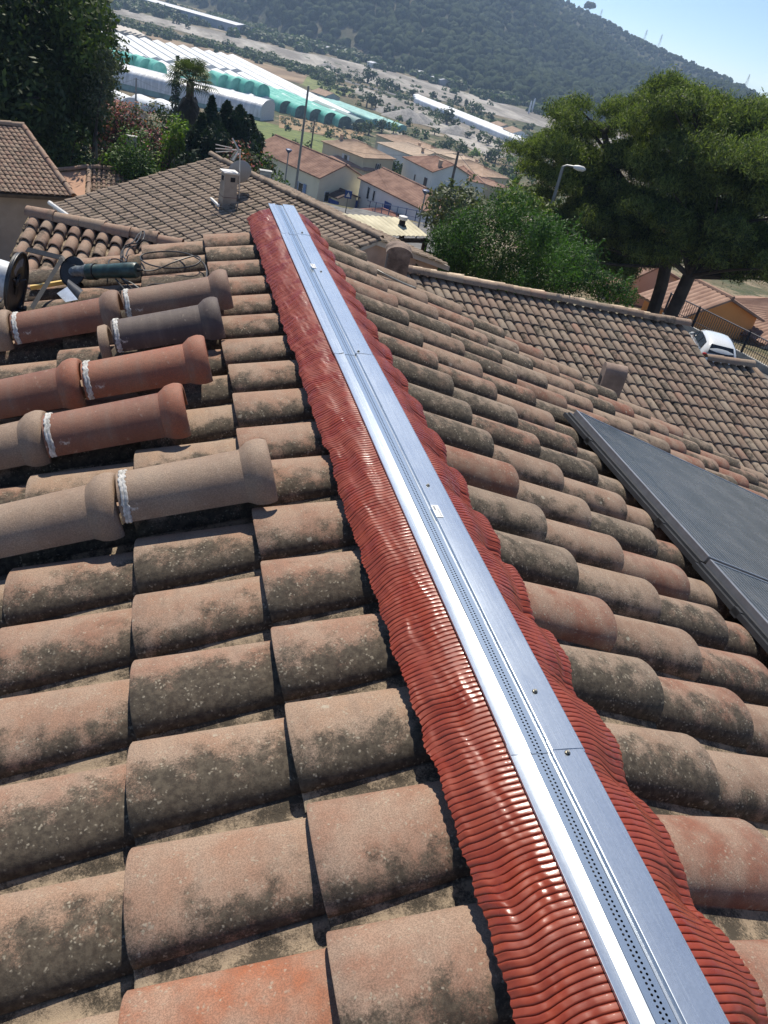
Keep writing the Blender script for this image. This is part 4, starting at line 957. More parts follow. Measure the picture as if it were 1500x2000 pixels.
# ---------------------------------------------------------------- houses of the village
brn_r = simple('brown_roof_tiles', (.19, .105, .078), .85, 0, .16, .8, 0, .2, c2=(.28, .17, .125)); tan_r = simple('tan_roof_tiles', (.33, .235, .165), .85, 0, .14, .8, 0, .2, c2=(.42, .30, .215)); org_r = simple('orange_brown_roof_tiles', (.25, .15, .11), .85, 0, .12, 1.2, 0, .2, c2=(.33, .215, .16))
pnk_r = simple('mottled_roof_tiles', (.22, .115, .08), .85, 0, .2, .5, 0, .2, c2=(.36, .22, .16))
W_ = lambda n, c: simple(n, c, .9, 0, .06, .5, 0, .2)
wcream = W_('cream_wall', (.72, .66, .48)); wpink = W_('pinkish_wall', (.54, .40, .31)); wwhite = W_('white_grey_wall', (.70, .70, .66)); wbeige = W_('sand_wall', (.60, .50, .34)); worange = W_('orange_wall', (.74, .31, .10)); wtan = W_('tan_wall', (.42, .31, .22))
glass = simple('dark_window_glass', (.02, .025, .03), .15, 0, .2, 1, 0, .6); blue = simple('blue_paint', (.02, .06, .24), .6); frame_w = simple('white_frame', (.6, .6, .58), .6); brownsh = simple('brown_shutter', (.08, .055, .05), .7); bluegrey = simple('blue_grey_shutter', (.16, .24, .38), .6)
def roof_plane(mb, a, b, c, d, amp=.055, pitch=.36):     # a-b top edge, d-c bottom edge; rolls run down
    a, b, c, d = [np.array(v, float) for v in (a, b, c, d)]; n_ = unit(np.cross(b-a, d-a)); n_ = n_ if n_[2] > 0 else -n_
    L = max(np.linalg.norm(b-a), np.linalg.norm(c-d)); k = max(4, int(L/pitch)*4); m = 6; rows = []
    for i in range(k+1):
        u = i/k; t = a*(1-u)+b*u; e = d*(1-u)+c*u; z = amp*abs(math.sin(i*PI/4))
        rows.append([t*(1-v)+e*v+n_*z for v in np.linspace(0, 1, m)])
    mb.grid(rows); V = [a, b, c, d]+[v-n_*.12 for v in (a, b, c, d)]
    mb.add(V, [(4, 5, 6, 7), (0, 1, 5, 4), (1, 2, 6, 5), (2, 3, 7, 6), (3, 0, 4, 7)])
def house(label, A, B, hw, slope, wh, wm, rm, over=.35, hip=(0, 0), wins=(), two=None, chim=()):
    """ridge from A to B (world). wins: (side, along, up, w, h, material, shutter) side in 'L','R','A','B'"""
    A = np.array(A, float); B = np.array(B, float); B[2] = A[2]; L = np.linalg.norm(B-A); ang = math.atan2(B[1]-A[1], B[0]-A[0])
    c = (A+B)/2; tz = math.tan(math.radians(slope)); drop = hw*tz
    o = thing('village_house', (c[0], c[1], A[2]-drop-wh), label, 'house', rz=ang)
    H = drop+wh; e = hw; l2 = L/2
    mb = MB(); xa = -l2+over; xb = l2-over; w_ = hw-over; zt = H-.12; zw = H-(hw-0)*tz+over*tz-.12
    if hip[0]: xa = -l2-hw+over
    if hip[1]: xb = l2+hw-over
    g = [(xa, -w_, -3), (xa, w_, -3), (xa, w_, zw), (xa, 0, zt if not hip[0] else zw), (xa, -w_, zw)]; g2 = [(xb, y, z if not (i == 3 and hip[1]) else zw) for i, (_, y, z) in enumerate(g)]
    g2[3] = (xb, 0, zt if not hip[1] else zw)
    mb.add(g+g2, [(0, 1, 2, 3, 4), (9, 8, 7, 6, 5), (0, 4, 9, 5), (1, 6, 7, 2)])
    mb.build('wall', wm, o, smooth=0)
    mb = MB(); zl = H-hw*tz
    a0 = (-l2, 0, H); b0 = (l2, 0, H); xa_ = -l2-(hw if hip[0] else 0); xb_ = l2+(hw if hip[1] else 0)
    roof_plane(mb, a0, b0, (xb_, -hw, zl), (xa_, -hw, zl)); roof_plane(mb, a0, b0, (xb_, hw, zl), (xa_, hw, zl))
    if hip[0]: roof_plane(mb, a0, (-l2+.01, 0, H), (xa_, hw, zl), (xa_, -hw, zl))
    if hip[1]: roof_plane(mb, b0, (l2-.01, 0, H), (xb_, hw, zl), (xb_, -hw, zl))
    mb.tube([(-l2, 0, H+.02), (l2, 0, H+.02)], .14, 8)
    rf = mb.build('roof', rm, o, smooth=40)
    for cx_, cy_, s_ in chim:
        mb = MB(); zc = H-abs(cy_)*tz; mb.box((cx_, cy_, zc+.2), (.45*s_, .45*s_, 1.3*s_)); mb.box((cx_, cy_, zc+.2+.70*s_), (.6*s_, .6*s_, .1*s_)); mb.build('chimney', wtan, rf, smooth=0)
    for side, al, up_, w, h, m_, sh in wins:
        if side in 'LR': y = (w_ if side == 'L' else -w_); P = (al, y, up_); d = (w, .10, h); ax = 0
        else: x = xa if side == 'A' else xb; P = (x, al, up_); d = (.10, w, h); ax = 1
        mb = MB(); 
        fr_ = .08
        for sx in (-1, 1):
            c_ = list(P); c_[ax] += sx*(w/2-fr_/2); dd = [.14, .14, h]; dd[ax] = fr_; mb.box(c_, dd)
        for sz in (-1, 1):
            c_ = list(P); c_[2] += sz*(h/2-fr_/2); dd = [.14, .14, fr_]; dd[ax] = w-2*fr_-.01; mb.box(c_, dd)
        wd = mb.build('window' if m_ is glass else 'door', frame_w if m_ is glass else m_, o, smooth=0)
        mb = MB(); mb.box(P, d if m_ is not glass else [q-.06 if q > .2 else q for q in d]); mb.build('pane' if m_ is glass else 'leaf', m_, wd, smooth=0)
        if sh:
            for sx in (-1, 1):
                c_ = list(P); c_[ax] += sx*(w*.78); dd = [.2, .2, h]; dd[ax] = w*.48; mb = MB(); mb.box(c_, dd); mb.build('shutter', sh, o, smooth=0)
    return o
z1 = -16.5
A1 = PZ(677, 322, z1); B1 = PZ(538, 264, z1)
o = house('long brown roofed house with a cream gable wall facing the street', A1, B1, 4.0, 22, 5.4, wcream, brn_r, wins=[('A', 2.2, 3.2, .8, 1.2, glass, None), ('A', -.4, 3.4, .6, 1.1, glass, None), ('L', -3.6, 3.2, 1.0, 1.5, glass, bluegrey), ('L', 2.5, 3.1, .9, 1.3, glass, None), ('R', -3.6, 3.2, 1.0, 1.5, glass, None)])
oz = math.atan2((B1-A1)[1], (B1-A1)[0])
A2_ = PZ(747, 328, z1); B2_ = PZ(905, 402, z1)
o = house('white house with a blue door under a long brown roof, right of the cream gable', A2_, B2_, 3.6, 20, 4.6, wwhite, brn_r, wins=[('R', -5.6, 3.4, .6, 1.5, glass, None), ('R', -4.4, 3.4, .5, 1.3, glass, None), ('R', -1.4, 2.2, 1.3, 2.6, blue, None), ('R', 1.2, 1.6, 1.1, 2.2, glass, None), ('R', 3.0, 1.6, .9, 2.2, glass, blue)])
house('low hipped annex with red brown tiles in front of the white house', PZ(745, 407, -19.5), PZ(778, 420, -19.5), 2.6, 17, 2.2, wpink, simple('red_brown_tiles', (.24, .11, .085), .85, 0, .15, 1), hip=(1, 1))
house('small dark roofed garage with a blue door below the cream gable', PZ(684, 377, -19.3), PZ(664, 369, -19.3), 2.1, 16, 2.4, wcream, simple('dark_roof', (.075, .05, .042), .9, 0, .2, 2), wins=[('R', 0, 1.0, 1.6, 2.0, blue, None), ('L', 0, 1.0, 1.6, 2.0, blue, None)])
house('sand coloured house with a white shuttered window and pale hipped roof', PZ(716, 282, -22), PZ(690, 272, -22), 4.2, 19, 4.2, wbeige, tan_r, hip=(1, 1), wins=[('L', -1, 2.9, 1.0, 1.3, glass, frame_w), ('R', 0, 2.6, .7, 1.3, glass, brownsh), ('A', 0, 2.6, .6, 1.3, glass, brownsh)], chim=[(3.5, 1.5, 1)])
house('low pink tiled annex behind the cream gable house', PZ(675, 303, -24.5), PZ(708, 314, -24.5), 3.0, 17, 2.6, wbeige, simple('pink_roof_tiles', (.36, .22, .165), .85, 0, .15, 1), hip=(1, 1), wins=[('R', -1, 1.4, .9, 1.4, glass, None), ('R', 1.6, 1.4, .9, 1.4, glass, None)])
house('wide brown grey roofed house at the back of the village group', PZ(790, 264, -31), PZ(842, 284, -31), 6.0, 14, 2.8, wbeige, tan_r, hip=(1, 1))
house('white walled house with a pale cream roof in the village group', PZ(795, 278, -27), PZ(850, 298, -27), 5.2, 15, 4.2, wwhite, simple('pale_cream_tiles', (.48, .37, .27), .85, 0, .12, 1), hip=(1, 0), chim=[(-2, 1.6, 1.1), (2.5, -2, 1.1)])
house('tall grey white house with mottled brown hipped roof and several dark windows', PZ(850, 304, -21.5), PZ(888, 322, -21.5), 4.4, 20, 5.4, wwhite, pnk_r, hip=(1, 0), wins=[('B', 1.6, 2.6, 1.4, 1.8, glass, brownsh), ('B', -1.6, 2.4, 1.2, 1.6, glass, None), ('R', 1.2, 3.2, 1.0, 1.4, brownsh, None), ('R', -2.5, 3.0, .6, 1.2, glass, None), ('R', -.5, .4, .8, 1.4, glass, None)], chim=[(2.0, -2.2, 1.2)])
house('mottled roofed wing with arched shadowed porch at the right of the tall grey house', PZ(905, 324, -23), PZ(915, 334, -23), 3.2, 20, 4.4, wwhite, pnk_r, hip=(0, 1), wins=[('B', 0, 2.3, 1.2, 1.5, glass, brownsh), ('R', 0, 2.3, 1.2, 1.8, glass, None)])
house('sand walled house with a tan hipped roof at the right end of the village', PZ(915, 312, -25.5), PZ(945, 324, -25.5), 4.4, 17, 4.4, wbeige, tan_r, hip=(1, 1), wins=[('B', .6, 2.6, .9, 1.3, glass, frame_w)], chim=[(-2, 2, 1)])
house('low annex with a pale orange roof before the tan hipped house', PZ(945, 347, -26.5), PZ(966, 354, -26.5), 2.4, 15, 2.0, wbeige, org_r, hip=(1, 1))
house('small pale roofed house right of the village behind the fir', PZ(868, 291, -29), PZ(905, 302, -29), 3.6, 15, 2.6, wbeige, simple('pale_cream_tiles', (0, 0, 0)), hip=(1, 1))
house('grey farm building standing behind the green tunnels', PZ(622, 172, -40), PZ(652, 182, -40), 5, 18, 4.5, W_('grey_wall', (.40, .39, .37)), tan_r, wins=[('R', -3, 2.2, 1.4, 1.6, glass, None), ('R', 3, 2.2, 2, 1.6, glass, None)])
house('far pinkish farmhouse left of the pine crown', PZ(972, 236, -41), PZ(990, 244, -41), 5, 20, 5, W_('far_grey_wall', (.40, .38, .36)), tan_r, wins=[('R', 0, 2.4, 1.4, 1.6, glass, None)])
house('far white farmhouse with dark windows beside the pinkish one', PZ(1000, 246, -40), PZ(1020, 255, -40), 5, 20, 5.5, wwhite, tan_r, wins=[('R', -2, 2.4, 1.4, 1.6, glass, None), ('R', 2, 2.4, 1.4, 1.6, glass, None)])
house('long low reddish shed roof behind the green tunnels', PZ(505, 177, -41), PZ(600, 203, -41), 4, 12, 2, wtan, simple('rust_roof', (.22, .11, .07), .9, 0, .2, .4))
house('red roofed house half hidden by the oleander hedge at the left', PZ(212, 190, -27), PZ(255, 207, -27), 5, 18, 3, wpink, simple('red_brown_tiles', (0, 0, 0)))
# orange houses on the right, over the street
house('orange walled house with a pink brown roof behind the pine trunk', PZ(1432, 584, -9.0), PZ(1345, 540, -9.0), 3.5, 19, 3.8, worange, org_r, wins=())
house('second orange house with a tan roof at the right edge of the photo', PZ(1520, 585, -9.6), PZ(1600, 620, -9.6), 4.5, 19, 3.4, wtan, org_r, hip=(1, 0), wins=[('R', .6, 1.7, 1.9, 1.5, simple('green_shutter_panel', (.03, .14, .09), .6), None)])
house('third pink roofed house mostly hidden behind the pine trunk', PZ(1290, 520, -9.4), PZ(1255, 505, -9.4), 4.4, 17, 3.4, wpink, org_r)
# long white roofed works along the foot of the hill, crane and small sheds
house('long white roofed works building at the foot of the wooded hill, top of the photo', PZ(283, -6, -38), PZ(478, 48, -38), 9, 8, 5, W_('works_wall', (.30, .33, .38)), simple('white_sheet_roof', (.55, .57, .60), .6, 0, .06, .1))
for k, (x, y, L_, zz) in enumerate([(745, 86, 26, -38), (778, 97, 20, -38)]): pass
house('white roofed warehouse low on the hillside beside the crane', PZ(742, 86, -36), PZ(795, 103, -36), 7, 8, 5, W_('works_wall', (0, 0, 0)), simple('white_sheet_roof', (0, 0, 0)))
house('white shed on the far river bank below the warehouse', PZ(724, 119, -41), PZ(735, 122, -41), 5, 8, 4, wwhite, simple('white_sheet_roof', (0, 0, 0)))
gp = [(700, 112), (760, 122), (785, 130), (640, 100), (660, 106), (815, 144), (835, 152), (868, 165)]
for k, (x, y) in enumerate(gp):
    P0 = PZ(x, y, -44); vault('shed', (P0[0], P0[1], zg), 12+4*(k % 3), 8, 1, 3.5, simple('grey_sheet', (.34, .36, .38), .7, 0, .25, .2), ['third', 'fourth', 'fifth', 'first', 'second', 'sixth', 'seventh', 'last'][k]+' small grey shed from the left along the foot of the hill', 'grey sheds at the foot of the hill', 'shed', az=math.radians(-60+k*7), flat=True)
# ================================================================= FOLIAGE
def leaf_mat(name, c0, c1, trans=.25, flower=None, rough=.6):
    t = NT(name); r = t.attr('rnd'); cc = t.mix(t.ramp01(r, .1, .9), c0, c1)
    if flower: cc = t.mix(t.math('GREATER_THAN', r, flower[0]), cc, t.mix(t.ramp01(t.noise(t.pos(), 3, 2), .4, .6), flower[1], flower[2]))
    t.done(cc, rough, 0, None, .3)
    tb = t.n('BsdfTranslucent'); t.l(t.mix(1.0, cc, (1.5, 1.7, .7), 'MULTIPLY'), tb.inputs[0]); ms = t.n('MixShader'); ms.inputs[0].default_value = trans
    t.l(t.b.outputs[0], ms.inputs[1]); t.l(tb.outputs[0], ms.inputs[2]); t.l(ms.outputs[0], t.out.inputs[0]); return t.m
LF = dict(
    dark=leaf_mat('dark_leaves', (.014, .028, .006), (.050, .078, .016), .24), mid=leaf_mat('green_leaves', (.022, .045, .010), (.075, .115, .025), .25),
    bright=leaf_mat('bright_leaves', (.05, .10, .012), (.16, .24, .03), .3), olive=leaf_mat('olive_leaves', (.05, .065, .035), (.13, .15, .09), .2),
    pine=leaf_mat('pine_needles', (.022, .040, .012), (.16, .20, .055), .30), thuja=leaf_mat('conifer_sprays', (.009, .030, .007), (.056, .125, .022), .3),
    conifer=leaf_mat('dark_conifer_sprays', (.008, .020, .010), (.026, .050, .020), .15),
    oleander=leaf_mat('oleander_leaves', (.030, .045, .018), (.085, .10, .04), .25, (.62, (.30, .075, .10), (.40, .17, .16))),
    palm=leaf_mat('palm_fronds', (.03, .05, .012), (.10, .13, .035), .2), hedge=leaf_mat('hedge_leaves', (.02, .05, .008), (.07, .13, .02), .25))
bark = simple('tree_bark', (.055, .042, .034), .95, 0, .3, 3, .01)
RNG = np.random.default_rng(5)
def leaf_mesh(name, C_, N_, size, rnd, mat, parent, asp=.5, hang=0.0):
    """C_ leaf centres (local), N_ outward directions; one small bent quad per leaf"""
    n = len(C_); R = RNG.normal(size=(n, 3)); T = np.cross(N_+R*.55, RNG.normal(size=(n, 3))); T[:, 2] -= hang*np.linalg.norm(T, axis=1)
    T /= np.linalg.norm(T, axis=1)[:, None]+1e-9; B = np.cross(N_+R*.5, T); B /= np.linalg.norm(B, axis=1)[:, None]+1e-9
    s = size*(.6+.8*RNG.random(n))[:, None]; a = T*s; b = B*s*asp
    V = np.stack([C_-a*.5-b*.15, C_-b*.5+a*.05, C_+a*.5+b*.1, C_+b*.5], 1).reshape(-1, 3).astype(np.float32)
    me = bpy.data.meshes.new(name); me.vertices.add(4*n); me.vertices.foreach_set('co', V.ravel()); me.loops.add(4*n); me.loops.foreach_set('vertex_index', np.arange(4*n, dtype=np.int32))
    me.polygons.add(n); me.polygons.foreach_set('loop_start', np.arange(0, 4*n, 4, dtype=np.int32)); me.polygons.foreach_set('loop_total', np.full(n, 4, np.int32))
    me.attributes.new('rnd', 'FLOAT', 'POINT').data.foreach_set('value', np.repeat(rnd, 4).astype(np.float32)); me.materials.append(mat); me.update(calc_edges=True); me.validate()
    o = bpy.data.objects.new(name, me); col.objects.link(o)
    if parent is not None: o.parent = parent
    return o
def sph(n):
    v = RNG.normal(size=(n, 3)); return v/np.linalg.norm(v, axis=1)[:, None]
def clump_leaves(cl, per, flat=.8, fill=.35):
    """cl: list of (centre, radius). returns leaf centres, normals, rnd"""
    Cs, Ns, Rs = [], [], []
    for c, r in cl:
        n = max(6, int(per*r*r)); d = sph(n); d[:, 2] = np.abs(d[:, 2])*.9+d[:, 2]*.1 if False else d[:, 2]
        lump = 1+.18*np.sin(d[:, 0]*5+c[0]*3)*np.sin(d[:, 1]*6+c[1])+.12*np.sin(d[:, 2]*9+c[2]*2)
        rad = r*lump*(1-fill*RNG.random(n)**1.5); P = np.array(c)+d*rad[:, None]*np.array([1, 1, flat])
        Cs.append(P); Ns.append(d+np.array([0, 0, .35])); Rs.append(np.clip(RNG.normal(.5+RNG.normal()*.13, .22, n), 0, 1))
    return np.concatenate(Cs), np.concatenate(Ns), np.concatenate(Rs)
def crown_clumps(rad, n, rc, h0=0.0, seed=0, top=1.0):
    """clumps spread over an ellipsoid crown"""
    g = np.random.default_rng(seed); out = []
    for k in range(n):
        d = g.normal(size=3); d /= np.linalg.norm(d); 
        if d[2] < -.5: d[2] *= -.5
        u = .55+.45*g.random(); out.append((d*np.array(rad)*u+np.array([0, 0, h0]), rc*(.65+.6*g.random())))
    return out
def limb(mb, p0, p1, r0, r1, bend=.1, n=6, seg=7):
    p0 = Vector(p0); p1 = Vector(p1); L = (p1-p0).length; o = Vector((random.uniform(-1, 1), random.uniform(-1, 1), random.uniform(-.3, .6)))*bend*L
    pts = [p0.lerp(p1, t)+o*math.sin(PI*t) for t in [i/n for i in range(n+1)]]; mb.tube(pts, [r0+(r1-r0)*i/n for i in range(n+1)], seg)
def tree(name, base, H, rad, label, cat, group=None, mat='mid', n=14, rc=None, per=90, size=.35, asp=.55, trunk=.3, seed=0, flat=.85, crown_lo=None, fill=.4, tr=None, hang=0, scatter=0):
    """generic broadleaf: crown centre at H - rad_z, clumps, limbs to each clump"""
    o = thing(name, tuple(base), label, cat, group, rz=RNG.random()*6 if group else 0)
    rz_ = rad[2]; cz = H-rz_; rc = rc or max(rad[0], rad[1])*.42
    cl = crown_clumps((rad[0]*.72, rad[1]*.72, rz_*.72), n, rc, cz, seed); C_, N_, R_ = clump_leaves(cl, per, flat, fill)
    if scatter: C_ = C_+RNG.normal(size=C_.shape)*scatter
    k = C_[:, 2] > .05*H; leaf_mesh('crown', C_[k], N_[k], size, R_[k], LF[mat], o, asp, hang)
    mb = MB(); t0 = tr or .05*H
    limb(mb, (0, 0, -.5), (0, 0, cz*.8), t0, t0*.6, .05)
    for c, r in cl[:8]: limb(mb, (0, 0, cz*.55+random.random()*cz*.25), c, t0*.45, t0*.12, .12, 4, 5)
    mb.build('trunk', bark, o); return o
def gpt(x, y, up=0): p = PG(x, y, 0); return (p[0], p[1], gz(p[0], p[1])+up)
def at(x, y, D, dz=0):                 # ground point below a photo position at distance D
    p = PD(x, y, D); return p, (p[0], p[1], gz(p[0], p[1]))
# ---- big leafy tree, top left corner
p, b = at(85, 120, 39)
o = thing('broadleaf_tree', b, 'huge dark green leafy tree filling the top left corner behind the beige house', 'tree'); bz = np.array(b)
cl = []; g = np.random.default_rng(2)
for (x, y, r) in [(20, -40, 1.5), (90, -50, 1.6), (150, -10, 1.2), (10, 40, 1.6), (90, 40, 1.7), (165, 55, 1.0), (25, 120, 1.7), (110, 115, 1.6), (175, 125, .95), (60, 190, 1.5), (130, 185, 1.3), (10, 200, 1.4), (-50, 60, 1.7), (-60, 150, 1.7), (100, 245, 1.0), (60, 260, 1.0), (150, 235, .8), (20, -120, 1.8), (110, -120, 1.4), (190, 85, .7), (185, 160, .7), (-40, -60, 1.8)]:
    for k in range(3):
        q = PD(x+g.normal()*10, y+g.normal()*10, 39+g.normal()*1.8)-bz; cl.append((q, r*(.55+.35*g.random())*1.5))
C_, N_, R_ = clump_leaves(cl, 330, .95, .35); leaf_mesh('crown', C_, N_, .27, R_, LF['dark'], o, .42, .5)
cl2 = [(PD(150+g.normal()*22, 60+g.normal()*55, 38+g.normal()*.8)-bz, .7) for k in range(16)]
C_, N_, R_ = clump_leaves(cl2, 500, .95, .5); leaf_mesh('painted_sunlit_sprays', C_, N_, .22, np.clip(R_+.2, 0, 1), LF['mid'], o, .38, .7)  # lighter leaf colour paints sunlight onto this side of the crown
mb = MB(); limb(mb, (0, 0, -.5), (.2, 0, 5.5), .35, .22, .03); 
for c, r in cl[::4]: limb(mb, (.1, 0, 3.5+random.random()*2.5), c, .12, .03, .1, 5, 5)
mb.build('trunk', bark, o)
p, b = at(170, 150, 36); o = thing('broadleaf_tree', b, 'slim olive leaved tree leaning over the white tunnel at the right of the huge tree', 'tree'); bz = np.array(b)
cl = [(PD(x, y, 36+g.normal()*.3)-bz, r*1.3) for x, y, r in [(212, 130, .5), (200, 160, .6), (208, 185, .4), (195, 200, .5), (205, 112, .35)]]
C_, N_, R_ = clump_leaves(cl, 700, 1, .6); leaf_mesh('crown', C_, N_, .17, R_, LF['olive'], o, .35, .6); mb = MB(); limb(mb, (0, 0, -.3), cl[1][0], .12, .03, .05); mb.build('trunk', bark, o)
# ---- shrubs behind the brown roof
def bush(x, y, D, rx, rz_, label, mat='mid', per=700, size=.14, n=12, cat='shrub', group=None, name='shrub', base_dz=None, hang=0, asp=.55, seed=1):
    p = PD(x, y, D); zb = gz(p[0], p[1]); o = thing(name, (p[0], p[1], zb), label, cat, group)
    cz = p[2]-zb; rz2 = max(rz_, (cz+rz_)/2); cz = cz+rz_-rz2; cl = crown_clumps((rx*.7, rx*.7, rz2*.8), int(n*max(1, rz2/rz_*.7)), rx*.45, cz, seed); C_, N_, R_ = clump_leaves(cl, per, .9, .4)
    leaf_mesh('crown', C_, N_, size, R_, LF[mat], o, asp, hang); mb = MB(); limb(mb, (0, 0, -.3), (0, 0, cz), .06+rx*.05, .03, .03)
    for c, r in cl[:6]: limb(mb, (0, 0, max(.1, cz*.5)), c, .04, .015, .1, 4, 5)
    mb.build('trunk', bark, o); return o
bush(262, 303, 33.5, 1.25, 1.0, 'clipped round dark green shrub behind the pink garage roof', 'hedge', 1300, .10, 34)
bush(278, 324, 33, .5, .35, 'low dark shrub just in front of the clipped round one', 'dark', 900, .11)
bush(200, 312, 33, .42, .55, 'small yellow green sapling between the garage and the round shrub', 'bright', 500, .13, 7)
bush(150, 300, 34, 1.2, 1.1, 'glossy leaved green shrub above the left house verge', 'mid', 450, .15, 12)
bush(60, 300, 38, 2.1, 1.6, 'dark hedge mass below the huge tree', 'dark', 300, .18, 12)
bush(115, 265, 38, 1.6, 1.2, 'dark shrub mass right of the hedge below the huge tree', 'dark', 300, .18, 12, seed=4)
# oleanders
for k, (x, y, D, rx, rz_, lb) in enumerate([(215, 222, 46, 1.9, 1.2, 'pink flowering oleander at the left end of the hedge by the street lamp post'), (262, 240, 45, 2.0, 1.2, 'pink flowering oleander in the middle of the hedge'),
        (305, 262, 44, 1.5, 1.0, 'pink flowering oleander with yellowish leaves near the palm'), (345, 285, 43, 1.1, .9, 'dark rose oleander low beside the green conifer'), (490, 300, 36, 1.3, 1.2, 'pale pink flowering oleander behind the satellite dish')]):
    bush(x, y, D, rx, rz_, lb, 'oleander', 420, .16, 16, 'oleander', None, 'oleander_shrub', seed=k+3)
bush(350, 238, 42, 1.15, 1.2, 'bright olive green rounded bush right of the oleanders', 'bright', 380, .17, 12, seed=9)
bush(318, 222, 50, 1.2, 1.0, 'small dark bush behind the oleanders', 'dark', 300, .2, 10, seed=12)
for k, (x, y, D, rx, rz_) in enumerate([(520, 330, 37, 1.1, 1.1), (540, 350, 40, 1.0, .9), (505, 345, 33, 1.0, .8), (560, 362, 44, .8, .6)]):
    bush(x, y, D, rx, rz_, ['topmost green', 'second fresh green', 'dark lower green', 'rightmost small'][k]+' garden bush behind the right part of the brown roof', 'mid' if k % 2 else 'hedge', 380, .15, 10, 'shrub', 'garden bushes behind the brown roof', seed=20+k)
for k, (x, y, D) in enumerate([(240, 285, 48), (290, 310, 47), (340, 325, 46), (385, 330, 45), (430, 300, 44)]):
    bush(x, y, D, 1.9, 1.4, ['first', 'second', 'third', 'fourth', 'fifth'][k]+' dark shaded hedge bush from the left under the oleanders', 'dark', 220, .2, 10, 'hedge', 'dark hedge under the oleanders', 'hedge_bush', seed=30+k)
# dark conifers (cypress group)
def conifer(x_top, y_top, x_b, D, H, r, label, mat='conifer', per=30, size=.4, group=None, name='conifer_tree', base=None, n=0):
    pt = PD(x_top, y_top, D); zb = gz(pt[0], pt[1]) if base is None else base; H = H or (pt[2]-zb)
    o = thing(name, (pt[0], pt[1], pt[2]-H), label, 'conifer', group); N = n or int(260*H*r)
    z = RNG.random(N)**.8*H; rr_ = r*(1-z/H)**.75*(.55+.5*RNG.random(N))*(1+.22*np.sin(z*5)); a = RNG.random(N)*2*PI
    C_ = np.stack([np.cos(a)*rr_, np.sin(a)*rr_, z*.97+.1], 1); N_ = np.stack([np.cos(a), np.sin(a), np.full(N, .5)], 1)
    leaf_mesh('crown', C_, N_, size, np.clip(RNG.normal(.5, .25, N)+.15*np.sin(a*3), 0, 1), LF[mat], o, .35, -.5)
    mb = MB(); mb.tube([(0, 0, -.4), (0, 0, H*.9)], [.14, .03], 7); mb.build('trunk', bark, o); return o
for k, (x, y, D, H, r) in enumerate([(415, 186, 40, 5.0, .95), (445, 195, 41, 5.2, 1.4), (470, 205, 40, 4.6, 1.3), (395, 222, 39, 4.0, 1.0), (490, 225, 42, 4.0, 1.2), (425, 240, 38, 3.6, 1.5)]):
    conifer(x, y, x, D, H*1.25, r*1.75, ['slender dark cypress right of the palm', 'broad dark conifer in the middle of the dark group', 'dark conifer at the right of the dark group', 'short dark conifer at the left of the dark group', 'low dark conifer at the right foot of the dark group', 'wide low conifer in front of the dark group'][k], size=.26, n=9000)
conifer(347, 108, 347, 90, 7, .8, 'tiny dark cypress spire rising just left of the palm crown', size=.4, n=700)
# palm
pt = PD(372, 160, 52); zb = gz(pt[0], pt[1]); pal = thing('palm_tree', (pt[0], pt[1], zb), 'fan palm with a skirt of dead brown fronds in front of the greenhouses', 'palm'); Hc = pt[2]-zb
mb = MB(); mb.tube([(0, 0, -.4), (.05, 0, Hc*.5), (0, 0, Hc)], [.32, .26, .22], 10); mb.build('trunk', simple('palm_trunk', (.11, .08, .055), .95, 0, .3, 3, .02), pal)
def fan(mb, base, d, L, w_, droop, rnd, pet=.55):
    """one palmate frond: a petiole, then a fan of narrow folded leaflets with drooping tips"""
    d = Vector(d).normalized(); s_ = d.cross(Vector((.01, .02, 1))).normalized(); u_ = s_.cross(d).normalized(); hub = base+d*L*pet+Vector((0, 0, -.04)); R_ = L*(1-pet)*1.15
    mb.tube([base, hub], .018, 4, cap=False, mi=0)
    for k in range(17):
        a = (k-8)/8*1.75; e = d*math.cos(a)+s_*math.sin(a); l_ = R_*(.78+.22*math.cos(a)); tip = hub+e*l_+Vector((0, 0, -droop*l_)); m = hub+e*l_*.6+u_*.03; n_ = e.cross(u_).normalized()*w_
        mb.add([hub, m-n_, tip, m+n_], [(0, 1, 2, 3)], rnd=rnd+random.uniform(-.2, .2))
mb = MB()
for k in range(40):
    a = k*2.399; e = 1.25-1.55*(k/40); d = (math.cos(a)*math.cos(e), math.sin(a)*math.cos(e), math.sin(e)); fan(mb, Vector((0, 0, Hc)), d, random.uniform(1.35, 1.75), .035, .28, random.uniform(.2, .9))
mb.build('crown', LF['palm'], pal, smooth=0)
mb = MB()
for k in range(55):
    a = k*2.399; zz = Hc-.25-1.5*random.random(); d = (math.cos(a)*.5, math.sin(a)*.5, -.8); fan(mb, Vector((0, 0, zz)), d, random.uniform(.9, 1.3), .04, .15, .2)
mb.build('dead_frond_skirt', leaf_mat('dead_fronds', (.045, .035, .022), (.12, .095, .06), .1), pal, smooth=0)
